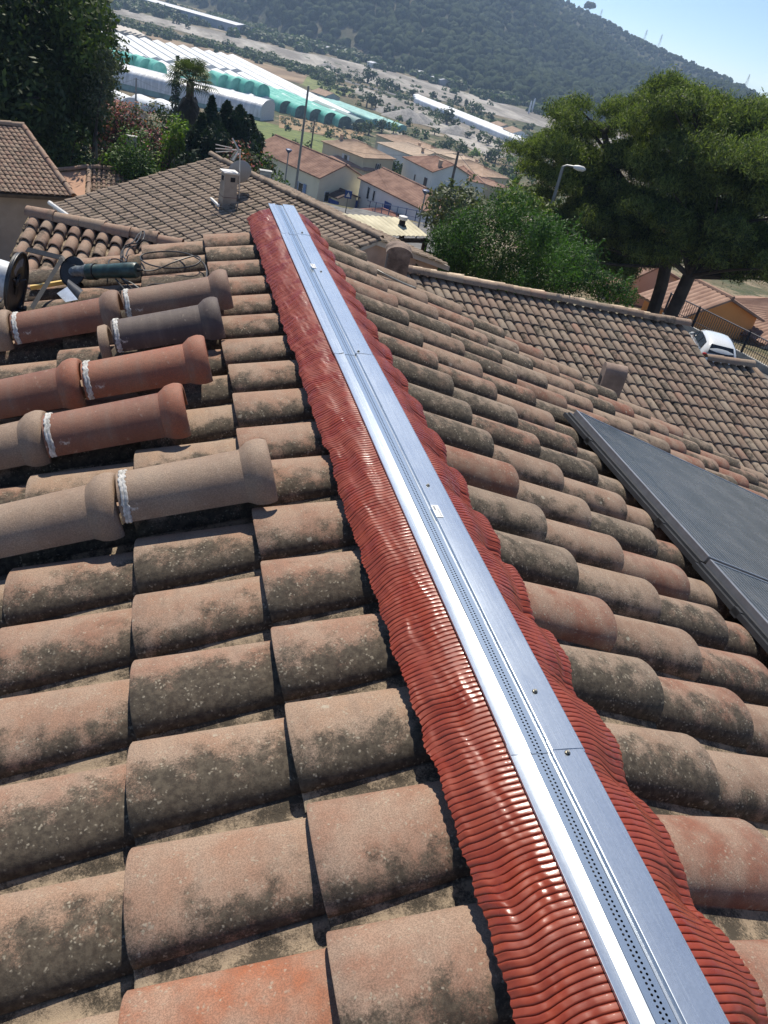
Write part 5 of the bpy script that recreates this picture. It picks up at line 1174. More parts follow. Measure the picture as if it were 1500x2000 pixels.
# ---- pines on the right
def pine(base_px, D, specs, label, trunkpts, seed, per=330, size=.26):
    p = PD(base_px[0], base_px[1], D); zb = gz(p[0], p[1]); o = thing('pine_tree', (p[0], p[1], zb), label, 'pine'); b0 = np.array([p[0], p[1], zb]); g = np.random.default_rng(seed); cl = []
    for x, y, r in specs:
        for k in range(6):
            q = PD(x+g.normal()*r*14, y+g.normal()*r*10, D+g.normal()*r*1.1)-b0; cl.append((q, r*(.40+.30*g.random())))
    Cs, Ns, Rs = [], [], []
    for c, r in cl:      # upward pointing tufts, clustered into small sprays
        n_t = int(per*r*r/1.0)+12; d = sph(n_t); d[:, 2] = np.where(d[:, 2] < -.2, -d[:, 2]*.6, d[:, 2]); P = c+d*(r*(.6+.45*g.random(n_t)))[:, None]*np.array([1.1, 1.1, .75]); sh = np.clip(g.normal(.46, .34, n_t)+.25*d[:, 2], 0, 1)  # tufts facing up tinted lighter, light from above painted into the colour
        for j in range(13):
            Cs.append(P+g.normal(size=P.shape)*.095+np.array([0, 0, .03])); Ns.append(d+g.normal(size=P.shape)*.6); Rs.append(np.clip(sh+g.normal(size=n_t)*.12, 0, 1))
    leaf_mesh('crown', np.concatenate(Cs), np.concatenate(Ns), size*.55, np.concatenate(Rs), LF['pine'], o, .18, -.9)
    mb = MB(); tp = [np.array(PD(x, y, D))-b0 for x, y in trunkpts]; tp[0][2] = -.4
    mb.tube(curve_pts([list(v) for v in tp], 5), [.30-.2*i/(5*(len(tp)-1)) for i in range(5*(len(tp)-1)+1)], 9)
    for c, r in cl[::2]:
        j = min(range(1, len(tp)), key=lambda q: abs(tp[q][2]-(c[2]-1.0))); limb(mb, tp[j], c, .085, .02, .10, 5, 5)
    mb.build('trunk', bark, o); return o
S1 = [(1100, 235, 1.0), (1060, 290, 1.1), (1130, 300, 1.3), (1090, 360, 1.3), (1165, 370, 1.3), (1160, 262, .8), (1210, 235, 1.0), (1220, 300, 1.3), (1180, 430, 1.2), (1100, 440, 1.0), (1240, 400, 1.3), (1250, 210, 1.2), (1060, 400, .9), (1230, 470, 1.1), (1200, 520, .9), (1265, 330, 1.2), (1130, 480, .9), (1150, 330, 1.2), (1200, 400, 1.2), (1080, 460, .8), (1250, 500, 1.0), (1170, 500, .9), (1200, 480, 1.1), (1240, 520, .9), (1130, 440, 1.2), (1175, 455, 1.2), (1100, 500, 1.0), (1210, 440, 1.2), (1160, 400, 1.2), (1050, 340, .8)]
S2 = [(1330, 185, 1.0), (1290, 215, 1.3), (1370, 215, 1.3), (1420, 245, 1.3), (1470, 240, 1.2), (1330, 270, 1.6), (1400, 300, 1.6), (1470, 310, 1.5), (1300, 350, 1.5), (1380, 370, 1.5), (1460, 385, 1.6), (1530, 330, 1.6), (1530, 420, 1.6), (1330, 440, 1.2), (1420, 455, 1.4), (1480, 480, 1.3), (1270, 420, 1.2), (1380, 500, .9), (1440, 530, .8), (1540, 500, 1.3), (1500, 545, .7), (1290, 480, .8), (1260, 280, 1.2), (1350, 330, 1.5), (1430, 360, 1.4), (1440, 430, 1.4), (1400, 485, 1.3), (1455, 510, 1.2), (1500, 520, 1.1), (1350, 475, 1.1), (1500, 300, 1.3), (1360, 420, 1.2), (1310, 500, .7)]
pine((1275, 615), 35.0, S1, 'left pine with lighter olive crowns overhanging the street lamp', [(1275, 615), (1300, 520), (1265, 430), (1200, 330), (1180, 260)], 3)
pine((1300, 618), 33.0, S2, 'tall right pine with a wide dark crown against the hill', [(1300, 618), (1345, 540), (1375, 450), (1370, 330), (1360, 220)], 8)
# ---- bright conifers before the pines
def spray_mass(name, specs, D, base_px, label, mat, per, size, seed, asp=.3, hang=-.6, cat='conifer'):
    p = PD(base_px[0], base_px[1], D); zb = gz(p[0], p[1]); o = thing(name, (p[0], p[1], zb), label, cat); b0 = np.array([p[0], p[1], zb]); g = np.random.default_rng(seed); cl = []
    for x, y, r in specs:
        for k in range(4): cl.append((PD(x+g.normal()*r*16, y+g.normal()*r*14, D+g.normal()*r*.8)-b0, r*(.45+.3*g.random())))
    C_, N_, R_ = clump_leaves(cl, per, 1.0, .5)
    # feathery leader shoots
    Cs = []; 
    for c, r in cl[::2]:
        d = np.array([g.normal()*.35+.25, g.normal()*.3, 1.0]); L = r*1.5*(.7+.5*g.random()); t_ = g.random(70)
        Cs.append(c+d*(t_*L)[:, None]+g.normal(size=(70, 3))*(.10*(1.1-t_))[:, None])
    Cs = np.concatenate(Cs); leaf_mesh('crown', np.concatenate([C_, Cs]), np.concatenate([N_, np.tile([.2, -.2, .6], (len(Cs), 1))]), size, np.concatenate([R_, np.clip(RNG.normal(.75, .2, len(Cs)), 0, 1)]), LF[mat], o, asp, hang)
    mb = MB(); limb(mb, (0, 0, -.3), (0, 0, max(1, cl[0][0][2]*.7)), .12, .05, .02); mb.build('trunk', bark, o); return o
spray_mass('conifer_bush', [(930, 470, 1.0), (980, 440, 1.0), (1030, 470, 1.1), (880, 490, .8), (1000, 520, .9), (950, 520, .8), (905, 440, .8), (1060, 520, .9), (870, 500, .8), (900, 530, .9), (950, 550, .8), (1010, 560, .9), (1050, 570, .8), (860, 460, .6)], 22.5, (960, 500), 'bright green feathery conifer in front of the pines, beside the carport', 'thuja', 2200, .095, 4, .28)
spray_mass('conifer_bush', [(1090, 490, 1.0), (1130, 510, .9), (1100, 550, .8), (1160, 545, .7), (1200, 560, .6), (1055, 450, .7), (1230, 575, .45)], 21.5, (1120, 540), 'bright green feathery conifer to the right, under the lamp post', 'thuja', 2200, .095, 6, .28)
spray_mass('broadleaf_tree', [(880, 400, 1.0), (915, 410, .9), (865, 430, .8), (900, 440, .9), (860, 395, .5)], 26, (885, 420), 'grey green olive tree left of the bright conifers', 'olive', 620, .15, 9, .4, .2, 'tree')
spray_mass('conifer_bush', [(985, 395, .8), (1030, 405, .8), (1000, 420, .8), (1060, 420, .6)], 30, (1010, 400), 'dull olive brown bush between the olive tree and the pine', 'pine', 420, .18, 11, .4, 0)
bush(860, 515, 24, .9, .8, 'shaded green shrub under the corner of the carport roof', 'dark', 400, .14, 8, seed=51)
bush(812, 500, 19.5, .32, .5, 'dry golden shrub under the yellow carport', 'olive', 500, .10, 8, seed=52)
bush(15, 465, 14, .45, .25, 'green plants at the foot of the grey beige wall, far left', 'mid', 500, .10, 8, seed=53)
bush(45, 470, 13.5, .4, .22, 'green plants beside the low lean-to, right of the first ones', 'mid', 500, .10, 8, seed=54)
# ---- village and valley trees: photo position of crown centre, radius in photo px, kind
VT = [(575, 285, 14, 'dark'), (600, 292, 13, 'dark'), (640, 262, 9, 'mid'), (765, 325, 22, 'dark'), (790, 335, 22, 'dark'), (745, 315, 16, 'mid'), (810, 350, 14, 'dark'), (735, 345, 12, 'dark'),
      (697, 250, 12, 'dark'), (722, 250, 16, 'mid'), (748, 245, 16, 'dark'), (770, 250, 12, 'bright'), (790, 262, 10, 'dark'), (865, 283, 12, 'dark'), (718, 195, 17, 'dark'), (735, 200, 12, 'dark'), (758, 215, 10, 'dark'), (775, 218, 10, 'dark'),
      (875, 228, 17, 'dark'), (890, 240, 9, 'dark'), (640, 160, 9, 'dark'), (665, 155, 11, 'dark'), (672, 178, 10, 'dark'), (700, 155, 9, 'dark'), (720, 148, 16, 'dark'), (738, 160, 10, 'dark'), (760, 165, 13, 'dark'), (775, 172, 9, 'dark'),
      (806, 180, 7, 'dark'), (848, 188, 9, 'dark'), (893, 195, 10, 'dark'), (912, 200, 6, 'dark'), (927, 210, 13, 'mid'), (680, 150, 6, 'dark'), (345, 38, 10, 'dark'), (368, 50, 8, 'dark'), (498, 112, 8, 'dark'),
      (915, 262, 9, 'dark'), (935, 270, 8, 'dark'), (955, 275, 11, 'dark'), (975, 282, 13, 'mid'), (1000, 285, 12, 'dark'), (900, 290, 16, 'mid'), (925, 300, 14, 'bright'), (950, 300, 14, 'dark'), (880, 280, 12, 'mid'), (970, 305, 16, 'dark'), (996, 312, 13, 'bright'),
      (1010, 330, 16, 'mid'), (985, 335, 13, 'dark'), (1020, 300, 12, 'dark'), (1005, 350, 12, 'hedge'), (975, 380, 16, 'olive'), (945, 372, 12, 'olive'), (1000, 385, 14, 'mid'), (850, 255, 10, 'mid'), (830, 262, 9, 'hedge'), (812, 258, 10, 'mid'), (960, 230, 8, 'dark'), (1035, 250, 9, 'dark'), (1048, 285, 13, 'mid'),
      (560, 250, 7, 'mid'), (535, 268, 7, 'dark'), (230, 108, 22, 'dark'), (218, 95, 14, 'dark'), (470, 172, 14, 'dark'), (700, 270, 9, 'mid'), (610, 205, 6, 'dark'), (575, 185, 6, 'dark'), (650, 222, 6, 'dark'), (780, 232, 9, 'olive'), (800, 240, 8, 'mid'), (735, 130, 6, 'dark'), (1085, 262, 12, 'mid'), (1110, 290, 12, 'dark'), (1150, 300, 12, 'dark')]
for k, (x, y, rp, kd) in enumerate(VT):
    pb = PG(x, y+rp*.9); D = float(np.hypot(*(pb[:2]-CAM[:2]))); p = PD(x, y, D); zb = gz(p[0], p[1]); r = rp*D/1546*1.05; H = max(p[2]-zb, .6*r)+r*.9
    near = D < 150
    lab = {'dark': 'dark green tree', 'mid': 'mid green tree', 'bright': 'yellow green tree', 'olive': 'grey green tree', 'hedge': 'fresh green tree'}[kd]+((' among the village houses, '+('left part' if x < 700 else 'middle part' if x < 850 else 'right part')) if near else (' on the slope behind the village, '+('near the green tunnels' if x < 800 else 'beside the yards')) if D < 300 else (' on the valley floor '+('by the greenhouses' if x < 620 else 'by the turquoise netting' if x < 745 else 'by the river gravel' if y < 215 else 'by the low white rows')))
    sz = max(.28, D*.0030)
    cz = H-r*.95; o = thing('valley_tree', (p[0], p[1], zb), lab, 'tree', lab.replace('tree', 'trees'), rz=0)
    cl = crown_clumps((r*.66, r*.66, r*.70), 9, r*.46, cz, k); C_, N_, R_ = clump_leaves(cl, 130/(sz*sz)/9*.55, .9, .4)
    leaf_mesh('crown', C_, N_, sz, R_, LF[kd], o, .7); mb = MB(); mb.tube([(0, 0, -.6), (0, 0, max(cz*.8, .3))], [r*.10, r*.05], 6); mb.build('trunk', bark, o)
# scrub on river bank etc: countless
def scrub(name, label, pts, n, r0, r1, mat, z=-45, jit=6):
    Cs, Ns, Rs = [], [], []
    for k in range(n):
        t = RNG.random()*(len(pts)-1); i = int(t); f = t-i; x = pts[i][0]*(1-f)+pts[i+1][0]*f; y = pts[i][1]*(1-f)+pts[i+1][1]*f+RNG.normal()*jit
        if z is None: q = PG(x, y); q = np.array([q[0], q[1], gz(q[0], q[1])])
        else: q = PZ(x, y, z)
        r = r0+(r1-r0)*RNG.random()**2; c, nn, rr_ = clump_leaves([(q+np.array([0, 0, r*.4]), r)], 26/(r*r)*max(1, r*1.2), .8, .3); Cs.append(c); Ns.append(nn); Rs.append(rr_)
    o = leaf_mesh(name, np.concatenate(Cs), np.concatenate(Ns), max(.5, (r0+r1)*.34), np.concatenate(Rs), LF[mat], None, .8); tag(o, label, 'scrub', None, 'stuff')
scrub('scrub', 'green scrub band between the river gravel and the greenhouses', [(180, 32), (345, 76), (470, 105), (560, 130), (650, 155)], 300, 1.2, 3.2, 'mid', -45, 3.5)
scrub('scrub', 'leafy wood edge along the far side of the river gravel', [(190, 3), (300, 22), (430, 48), (540, 78), (640, 100), (760, 128), (900, 172), (1050, 212), (1150, 240)], 800, 2.0, 5.5, 'mid', -45, 5)
scrub('scrub', 'low scrub dotted over the valley fields', [(620, 150), (700, 172), (800, 195), (900, 225), (1000, 262), (1080, 290)], 420, .8, 2.2, 'mid', -45, 16)
scrub('scrub', 'brambles and dry scrub in front of the green tunnels', [(545, 235), (600, 245), (660, 262), (720, 275)], 120, .5, 1.1, 'olive', None, 7)
scrub('scrub', 'garden greenery between and behind the village houses', [(640, 330), (720, 345), (800, 300), (880, 300), (960, 335), (1050, 380)], 260, .6, 1.5, 'mid', None, 22)
# ---- wood on the hillside: countless trees in one mesh
def ico():
    t = (1+5**.5)/2; v = np.array([(-1, t, 0), (1, t, 0), (-1, -t, 0), (1, -t, 0), (0, -1, t), (0, 1, t), (0, -1, -t), (0, 1, -t), (t, 0, -1), (t, 0, 1), (-t, 0, -1), (-t, 0, 1)], float); v /= np.linalg.norm(v[0])
    f = [(0, 11, 5), (0, 5, 1), (0, 1, 7), (0, 7, 10), (0, 10, 11), (1, 5, 9), (5, 11, 4), (11, 10, 2), (10, 7, 6), (7, 1, 8), (3, 9, 4), (3, 4, 2), (3, 2, 6), (3, 6, 8), (3, 8, 9), (4, 9, 5), (2, 4, 11), (6, 2, 10), (8, 6, 7), (9, 8, 1)]
    v = v.tolist(); cache = {}
    def mid(a, b):
        k = (min(a, b), max(a, b))
        if k not in cache: m = (np.array(v[a])+np.array(v[b])); m /= np.linalg.norm(m); v.append(m.tolist()); cache[k] = len(v)-1
        return cache[k]
    f2 = []
    for a, b, c in f: ab, bc, ca = mid(a, b), mid(b, c), mid(c, a); f2 += [(a, ab, ca), (b, bc, ab), (c, ca, bc), (ab, bc, ca)]
    return np.array(v), np.array(f2, np.int32)
iv, if_ = ico(); nv, nf = len(iv), len(if_)
N = 17000; Vs = np.zeros((N, nv, 3), np.float32); rn = np.zeros((N, nv), np.float32); cnt = 0; g = np.random.default_rng(11)
while cnt < N:
    a = math.radians(g.uniform(-9, 46)); f = hfoot(a); r_ = hridge(a); t = g.random()**.8*1.02; D = f+(r_-f)*t
    x = CAM[0]+D*math.sin(a); y = CAM[1]+D*math.cos(a)
    dens = .5+.5*math.sin(x*.013+math.sin(y*.02)*1.4)*math.sin(y*.016+.7)
    if t > .55 and g.random() > .35+.5*dens: continue
    s = (3.0+2.6*g.random()**1.5)*(1-.45*min(1, t)); 
    d = iv*(1+.30*(g.random((nv, 1))-.5)*1.6)
    Vs[cnt] = d*np.array([s, s, s*(.85+.5*g.random())])+np.array([x, y, hz(a, D)+s*.5]); rn[cnt] = np.clip(g.normal(.5, .25), 0, 1); cnt += 1
me = bpy.data.meshes.new('wood'); me.vertices.add(N*nv); me.vertices.foreach_set('co', Vs.ravel())
F = (if_[None]+(np.arange(N)*nv)[:, None, None]).astype(np.int32).ravel(); me.loops.add(len(F)); me.loops.foreach_set('vertex_index', F); me.polygons.add(N*nf)
me.polygons.foreach_set('loop_start', np.arange(0, len(F), 3, dtype=np.int32)); me.polygons.foreach_set('loop_total', np.full(N*nf, 3, np.int32))
me.attributes.new('rnd', 'FLOAT', 'POINT').data.foreach_set('value', rn.ravel()); me.update(calc_edges=True)
wm_ = NT('hillside_foliage'); r_ = wm_.attr('rnd'); pp_ = wm_.pos(); nn_ = wm_.noise(pp_, .9, 4, .75)
cc = wm_.mix(r_, (.020, .040, .014), (.066, .092, .034)); cc = wm_.mix(wm_.ramp01(nn_, .45, .65), cc, (.010, .016, .008)); wm_.done(cc, .9, 0, wm_.bump(nn_, 1.6, 1.0), .1); me.materials.append(wm_.m)
wo = bpy.data.objects.new('hillside_wood', me); col.objects.link(wo); tag(wo, 'dark green mixed wood covering the whole hillside', 'wood', None, 'stuff')
# lone big tree on the crest, pylons, crane
def on_ridge(x, y):
    e = ray(x, y); a = math.atan2(e[0], e[1]); D = hridge(a)-4; return a, D, (CAM[0]+D*math.sin(a), CAM[1]+D*math.cos(a), hz(a, D))
a, D, b = on_ridge(1150, 20); o = thing('crest_tree', b, 'lone broad tree standing on the crest of the hill against the sky', 'tree')
cl = crown_clumps((7, 6, 4), 9, 4, 9, 3); C_, N_, R_ = clump_leaves(cl, 6, .8, .3); leaf_mesh('crown', C_, N_, 2.4, R_, LF['dark'], o, .8); mb = MB(); mb.tube([(0, 0, -1), (0, 0, 8)], [.7, .4], 6); mb.build('trunk', bark, o)
for k, (x, y, h_) in enumerate([(1258, 78, 15), (1287, 88, 17), (1463, 150, 15), (1173, 30, 12)]):
    a, D, b = on_ridge(x, y); o = thing('pylon', b, ['second', 'third', 'rightmost', 'leftmost'][k]+' thin lattice power pylon on the crest of the hill', 'pylon', 'pylons on the hill crest', rz=.4)
    mb = MB(); w_ = 1.6
    for sx in (-1, 1):
        for sy in (-1, 1): mb.tube([(sx*w_, sy*w_, -2), (sx*.25, sy*.25, h_)], .10, 4)
    for j in range(7): z0 = j*h_/7; z1_ = (j+1)*h_/7; k0 = w_+(0.25-w_)*z0/h_; k1 = w_+(.25-w_)*z1_/h_; mb.tube([(-k0, -k0, z0), (k1, -k1, z1_)], .05, 4); mb.tube([(k0, k0, z0), (-k1, k1, z1_)], .05, 4)
    mb.build('lattice', simple('pylon_steel', (.32, .33, .34), .6, .3, .05), o, smooth=0)
    mb = MB()
    for zz, L_ in ((h_*.72, 3.2), (h_*.85, 2.6), (h_*.97, 1.6)): mb.tube([(-L_, 0, zz), (L_, 0, zz)], .13, 4)
    mb.build('crossarm', simple('pylon_steel', (0, 0, 0)), o, smooth=0)
cpx = PZ(800, 108, -38); o = thing('tower_crane', tuple(cpx), 'thin reddish tower crane on the building site at the foot of the hill', 'crane'); rust = simple('crane_red', (.34, .17, .12), .6)
mb = MB(); mb.tube([(0, 0, -3), (0, 0, 14)], .45, 4); mb.build('mast', rust, o); mb = MB(); mb.tube([(4, 0, 14), (-22, 4, 17)], .35, 4); mb.tube([(0, 0, 14), (0, 0, 18), (-12, 2, 15.7)], .12, 4); mb.build('jib', rust, o)
for x, y, h_, r, lb in ((1032, 222, 8, .6, 'pair of white silos by the river bank, left one'), (1038, 220, 9, .6, 'taller white silo by the river bank, right one'), (405, 12, 16, .5, 'thin white mast by the long works building')):
    b = PZ(x, y, -45); o = thing('silo' if h_ < 15 else 'mast', tuple(b), lb, 'silo' if h_ < 15 else 'mast'); mb = MB(); mb.lathe([(0, r), (h_*.8, r), (h_*.93, r*.6), (h_, .1)], (0, 0, 0), (0, 0, 1), 12); mb.build('shaft', simple('silo_white', (.6, .62, .64), .6), o)
for k, (x, y, h_) in enumerate([(795, 234, 5), (765, 222, 4), (888, 262, 4), (1010, 300, 4), (640, 132, 3), (820, 238, 4)]):
    b = PZ(x, y, -45); o = thing('gravel_heap', tuple(b), ['largest pale', 'left', 'middle grey', 'dark grey', 'small far', 'low middle'][k]+' gravel heap in the yards beyond the village', 'gravel heap', 'gravel heaps beyond the village'); mb = MB()
    mb.grid([[(r*h_*2.4*(1+.12*math.sin(3*a+k))*math.cos(a), r*h_*1.7*math.sin(a), h_*(1-r)**.9) for r in np.linspace(0, 1, 8)] for a in np.linspace(0, 2*PI, 33)]); mb.build('heap', simple('heap_gravel', (.27, .255, .235), .95, 0, .25, .8, .1), o, smooth=0)
# ================================================================= STREET FURNITURE
galvp = simple('galvanised_pole', (.22, .23, .235), .5, .5, .1, 3); bluem = simple('blue_railing_paint', (.05, .075, .15), .5, .2, .15, 4)
def lamp(bx, by, D, tx, ty, label, arm=(0, 0), r=.07, head=True):
    b = PD(bx, by, D); t = PD(tx, ty, D); zb = gz(b[0], b[1]); o = thing('street_lamp', (b[0], b[1], zb), label, 'street lamp'); H = t[2]-zb
    mb = MB(); mb.tube([(0, 0, -.2), (0, 0, H)], [r*1.5, r], 10); mb.build('pole', galvp, o)
    if arm[0] or arm[1]:
        e = PD(tx+arm[0], ty+arm[1], D); v = Vector((e[0]-b[0], e[1]-b[1], 0)); mb = MB(); mb.tube([(0, 0, H-.02), v*.2+Vector((0, 0, H+.05)), v+Vector((0, 0, H+.08))], r*.7, 8); mb.build('arm', galvp, o)
        a_ = math.atan2(v.y, v.x); mb = MB(); q = v.normalized()
        mb.lathe([(-.22, .02), (-.20, .06), (-.04, .095), (.14, .085), (.22, .03), (.23, 0)], v+Vector((0, 0, H+.06)), q, 14); mb.build('lamp_head', simple('lamp_head_white', (.62, .62, .60), .4, 0, .05), o)
    elif head:
        mb = MB(); mb.lathe([(0, .06), (.05, .10), (.22, .26), (.30, .27), (.34, .20), (.36, 0)], (0, 0, H-.05), (0, 0, 1), 16); mb.build('lamp_head', bluem if r < .06 else galvp, o)
    return o
lamp(1066, 440, 31, 1106, 326, 'grey street lamp with a pale horizontal head in front of the pines', arm=(26, 2), r=.055)
lamp(577, 372, 60, 604, 168, 'tall bare grey pole beside the blue railing', head=False)
lamp(558, 345, 72, 563, 298, 'small globe topped street lamp left of the tall pole', r=.05)
lamp(822, 420, 60, 826, 378, 'small globe topped street lamp by the white house', r=.05)
lamp(188, 275, 40, 186, 215, 'short grey post at the left end of the oleander hedge', head=False, r=.05)
# concrete and wooden utility poles with wires
def upole(bx, by, D, tx, ty, label, wires=(), m='post_wood', c=(.10, .09, .08), r=.14):
    b = PD(bx, by, D); t = PD(tx, ty, D); zb = gz(b[0], b[1]); o = thing('utility_pole', (b[0], b[1], zb), label, 'utility pole'); H = t[2]-zb
    mb = MB(); mb.tube([(0, 0, -.3), (0, 0, H)], [r*1.3, r*.8], 10); mb.build('pole', simple(m, c, .85, 0, .2, 2), o)
    mb = MB(); mb.tube([(-.5, 0, H-.3), (.5, 0, H-.3)], .05, 6); mb.build('crossarm', galvp, o)
    for wx, wy, wD in wires:
        e = PD(wx, wy, wD)-np.array([b[0], b[1], zb]); n_ = 12; mb = MB(); P0 = np.array([0, 0, H-.2])
        mb.tube([list(P0*(1-t_)+e*t_-np.array([0, 0, 1.2*math.sin(PI*t_)])) for t_ in np.linspace(0, 1, n_)], .02, 4); mb.build('wire', cordm, o)
upole(872, 400, 82, 886, 293, 'dark blue wooden pole with a white box before the tall grey house', [(600, 268, 150), (1100, 420, 60)])
upole(606, 300, 150, 611, 236, 'thin wooden pole on the meadow behind the long brown roof')
upole(265, 205, 200, 268, 152, 'concrete pole with wires in front of the largest white greenhouse', [(180, 150, 230), (400, 190, 260)], 'post_grey', (.22, .22, .21), .2)
# road sign
b = PD(672, 432, 52); zb = gz(b[0], b[1]); t = PD(684, 372, 52); o = thing('road_sign', (b[0], b[1], zb), 'blue square road sign with a white pictogram on a thin pole', 'road sign', rz=-.2); H = t[2]-zb
mb = MB(); mb.tube([(0, 0, -.2), (0, 0, H)], .035, 8); mb.build('pole', galvp, o)
mb = MB(); mb.box((0, -.05, H-.25), (.44, .03, .46)); mb.build('sign_plate', simple('sign_blue', (.015, .07, .26), .4, 0, .03), o, smooth=0)
mb = MB(); mb.add([(-.14, -.069, H-.39), (.14, -.069, H-.39), (0, -.069, H-.10), (-.14, -.072, H-.39), (.14, -.072, H-.39), (0, -.072, H-.10)], [(0, 1, 2), (5, 4, 3), (0, 3, 4, 1), (1, 4, 5, 2), (2, 5, 3, 0)]); mb.build('pictogram', simple('sign_white', (.7, .7, .7), .5, 0, .02), o, smooth=0)
for k, (x, y, D, lb) in enumerate([(257, 268, 40, 'white electricity meter box beyond the round shrub'), (519, 336, 34, 'white meter box among the bushes behind the brown roof')]):
    p = PD(x, y, D); o = thing('utility_box', (p[0], p[1], p[2]-.6), lb, 'utility box'); mb = MB(); mb.box((0, 0, .3), (.42, .22, .62)); mb.build('box_body', simple('box_white', (.5, .5, .48), .6, 0, .05), o, smooth=0); mb = MB(); mb.box((0, 0, .64), (.50, .30, .05)); mb.box((0, -.112, .32), (.30, .01, .40)); mb.build('lid', simple('box_grey', (.34, .34, .33), .6), o, smooth=0); mb = MB(); mb.box((0, 0, -.5), (.1, .1, 1.0)); mb.build('post', galvp, o, smooth=0)
def railing(name, pts, H, label, cat, mat, post=2.0, bars=0, barm=None, wall=None, group=None):
    q = [np.array([p[0], p[1], (gz(p[0], p[1])+.1 if name == 'railing' else p[2])]) for p in pts]; o = thing(name, tuple(q[0]), label, cat, group); q = [p-q[0] for p in q]
    for zz, rr_ in ((H, .04), (.12, .03), (H*.5, .02)):
        mb = MB(); mb.tube([list(p+np.array([0, 0, zz])) for p in q], rr_, 6); mb.build('rail', mat, o)
    for a_, b_ in zip(q[:-1], q[1:]):
        L = np.linalg.norm((b_-a_)[:2]); n = max(1, int(L/post))
        for k in range(n+1):
            p = a_+(b_-a_)*k/n; mb = MB(); mb.tube([list(p), list(p+np.array([0, 0, H+.06]))], .045, 6); mb.build('post', mat, o)
        if bars:
            mb = MB(); m = int(L/bars)
            for k in range(m): p = a_+(b_-a_)*(k+.5)/m; mb.tube([list(p+np.array([0, 0, .12])), list(p+np.array([0, 0, H]))], .014, 4, cap=False)
            mb.build('bars', barm or mat, o)
        if wall:
            mb = MB(); d = unit((b_-a_)*np.array([1, 1, 0])); s_ = np.array([-d[1], d[0], 0])*.11
            V = [a_+s_, b_+s_, b_-s_, a_-s_]; V = [v-np.array([0, 0, .8]) for v in V]+[v+np.array([0, 0, wall]) for v in V]; mb.add(V, [(0, 1, 5, 4), (1, 2, 6, 5), (2, 3, 7, 6), (3, 0, 4, 7), (4, 5, 6, 7)]); mb.build('base_wall', simple('concrete_kerb', (.34, .33, .30), .9, 0, .15, 2), o, smooth=0)
    return o
railing('railing', [PG(500, 358), PG(560, 374), PG(700, 408), PG(830, 446), PG(900, 470)], 1.15, 'long dark blue railing along the far side of the street', 'railing', bluem, 4.5, wall=.05)
railing('fence', [PZ(1290, 626, -10.4), PZ(1345, 654, -10.4), PZ(1440, 704, -10.4), PZ(1545, 762, -10.4)], 1.5, 'dark barred metal fence between the street and the orange houses', 'fence', simple('dark_fence_metal', (.035, .035, .05), .5, .3), 2.4, .13, wall=.45)
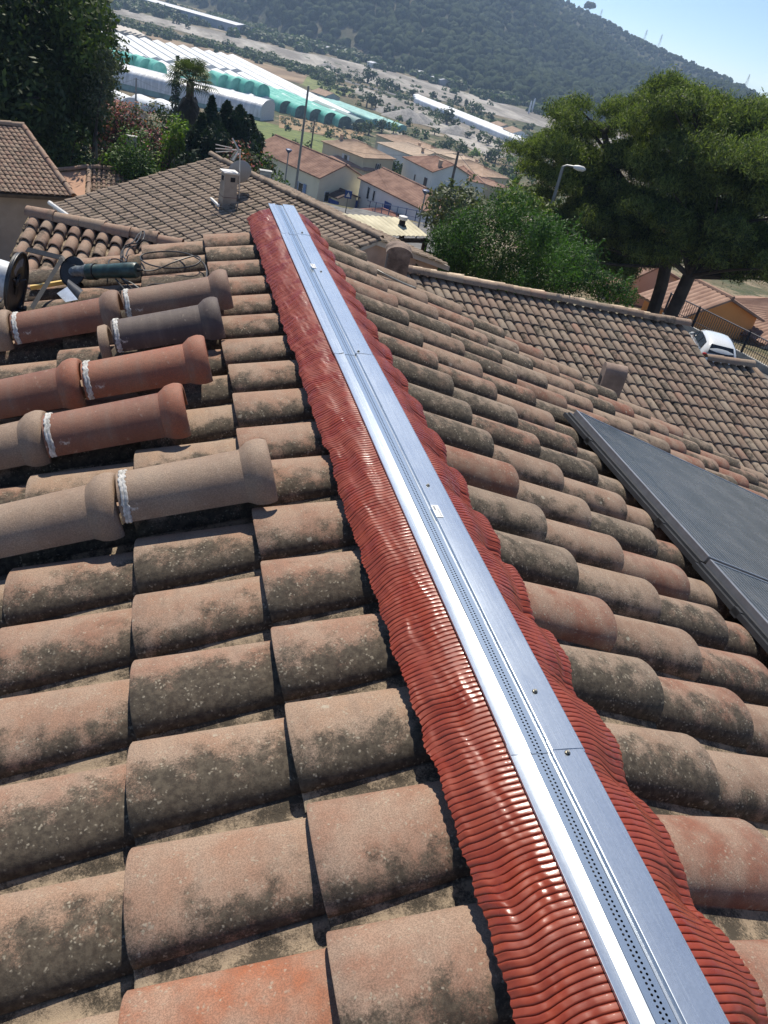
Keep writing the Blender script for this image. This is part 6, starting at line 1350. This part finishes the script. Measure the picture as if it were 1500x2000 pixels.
# ================================================================= CAR
def car(px, py, D, rz, label):
    p = PD(px, py, D); zb = p[2]; o = thing('parked_car', (p[0], p[1], zb), label, 'car', rz=rz)
    paint = NT('white_car_paint'); paint.done((.62, .65, .67), .22, 0, None, .5); paint.b.inputs['Coat Weight'].default_value = .6
    cg = simple('car_glass', (.010, .013, .017), .06, 0, .1, 1, 0, .7); tyre = simple('tyre_rubber', (.02, .02, .02), .8); rim = simple('wheel_rim', (.4, .41, .42), .35, .8)
    # stations along x (front + ) : (x, z_bottom, z_belt, z_roof, half width belt, half width roof)
    St = [(-1.98, .42, .62, .66, .70, .62), (-1.95, .30, .84, .90, .80, .66), (-1.80, .24, .96, 1.20, .84, .62), (-1.45, .22, .98, 1.42, .85, .60), (-.8, .20, .97, 1.50, .86, .60), (-.1, .20, .95, 1.49, .86, .60), (.45, .20, .93, 1.38, .86, .60), (.95, .20, .91, 1.02, .85, .66), (1.4, .22, .84, .90, .83, .66), (1.8, .26, .70, .76, .78, .60), (1.98, .34, .54, .56, .66, .5)]
    P = []
    for x, zb_, zm, zr, wb, wr in St:
        h = [(wb*.90, zb_), (wb*.985, zb_+.12), (wb*1.0, (zb_+zm)/2), (wb*.975, zm), (wr*1.02+.02, zm+(zr-zm)*.80), (wr*.82, zr-.01), (wr*.4, zr+.015), (0, zr+.02)]
        P.append([(x, y, z) for y, z in h]+[(x, -y, z) for y, z in h[::-1][1:]])
    mb = MB(); mb.grid(P); n = len(P[0]); mb.add(P[0], [tuple(range(n))[::-1]]); mb.add(P[-1], [tuple(range(n))]); mb.build('body', paint.m, o, smooth=60)
    def quad(mb, pts, off): 
        v = [Vector(p) for p in pts]; n_ = (v[1]-v[0]).cross(v[-1]-v[0]).normalized()*off; mb.add([list(p+n_) for p in v]+[list(p-n_*.5) for p in v], [tuple(range(len(v))), tuple(range(len(v), 2*len(v)))[::-1]]+[(i, i+len(v), (i+1) % len(v)+len(v), (i+1) % len(v)) for i in range(len(v))])
    mb = MB(); quad(mb, [(-1.885, .60, 1.02), (-1.885, -.60, 1.02), (-1.60, -.50, 1.36), (-1.60, .50, 1.36)], .035); mb.build('rear_window', cg, o, smooth=0)
    mb = MB(); quad(mb, [(1.0, -.62, 1.0), (1.0, .62, 1.0), (.50, .54, 1.36), (.50, -.54, 1.36)], .03); mb.build('windscreen', cg, o, smooth=0)
    for s in (1, -1):
        for pts in ([(-1.42, .855, 1.02), (-.72, .865, 1.02), (-.72, .66, 1.38), (-1.30, .66, 1.32)], [(-.66, .865, 1.02), (.10, .865, 1.0), (.02, .67, 1.38), (-.66, .67, 1.39)], [(.16, .865, 1.0), (.80, .86, .98), (.40, .68, 1.28), (.10, .68, 1.36)]):
            mb = MB(); quad(mb, [(x, y*s, z) for x, y, z in (pts if s < 0 else pts)], .012); mb.build('side_window', cg, o, smooth=0)
        mb = MB(); mb.box((-1.90, .70*s, .86), (.14, .20, .26)); l_ = mb.build('tail_light', simple('tail_light_red', (.35, .015, .012), .2), o, smooth=0); md = l_.modifiers.new('b', 'BEVEL'); md.width = .05; md.segments = 3
        mb = MB(); mb.lathe([(-.05, 0), (-.06, .06), (.0, .09), (.06, .06), (.07, 0)], (.55, .95*s, 1.02), (1, 0, 0), 10); mb.build('wing_mirror', paint.m, o)
        for x in (-1.22, 1.25):
            mb = MB(); mb.lathe([(-.1, .20), (-.1, .30), (-.06, .32), (.06, .32), (.1, .30), (.1, .20)], (x, .76*s, .32), (0, s, 0), 28); wh = mb.build('wheel', tyre, o); mb = MB(); mb.lathe([(.07, .20), (.095, .19), (.08, .05), (.10, .04), (.10, 0)], (x, .76*s, .32), (0, s, 0), 10); mb.build('rim', rim, wh)
    mb = MB(); mb.box((-1.975, 0, .58), (.03, .52, .12)); mb.build('number_plate', simple('plate_white', (.5, .5, .48), .5), o, smooth=0)
    mb = MB(); mb.box((-1.97, 0, .36), (.10, 1.40, .14)); b_ = mb.build('bumper', simple('dark_bumper', (.05, .055, .06), .6), o, smooth=0); md = b_.modifiers.new('b', 'BEVEL'); md.width = .03; md.segments = 2
    return o
car(1376, 707, 40, math.radians(66), 'white hatchback parked in the street below the right roof')
# ================================================================= HAZE
hb_ = MB(); hb_.box((350, 800, 70), (2600, 2900, 380))
hz_ = bpy.data.materials.new('haze'); hz_.use_nodes = True; t_ = hz_.node_tree; t_.nodes.clear(); ou = t_.nodes.new('ShaderNodeOutputMaterial'); pv = t_.nodes.new('ShaderNodeVolumePrincipled')
pv.inputs['Color'].default_value = (.50, .70, 1.0, 1); pv.inputs['Density'].default_value = .00030; pv.inputs['Anisotropy'].default_value = .25; t_.links.new(pv.outputs[0], ou.inputs['Volume'])
tag(hb_.build('haze', hz_, smooth=0), kind='stuff')
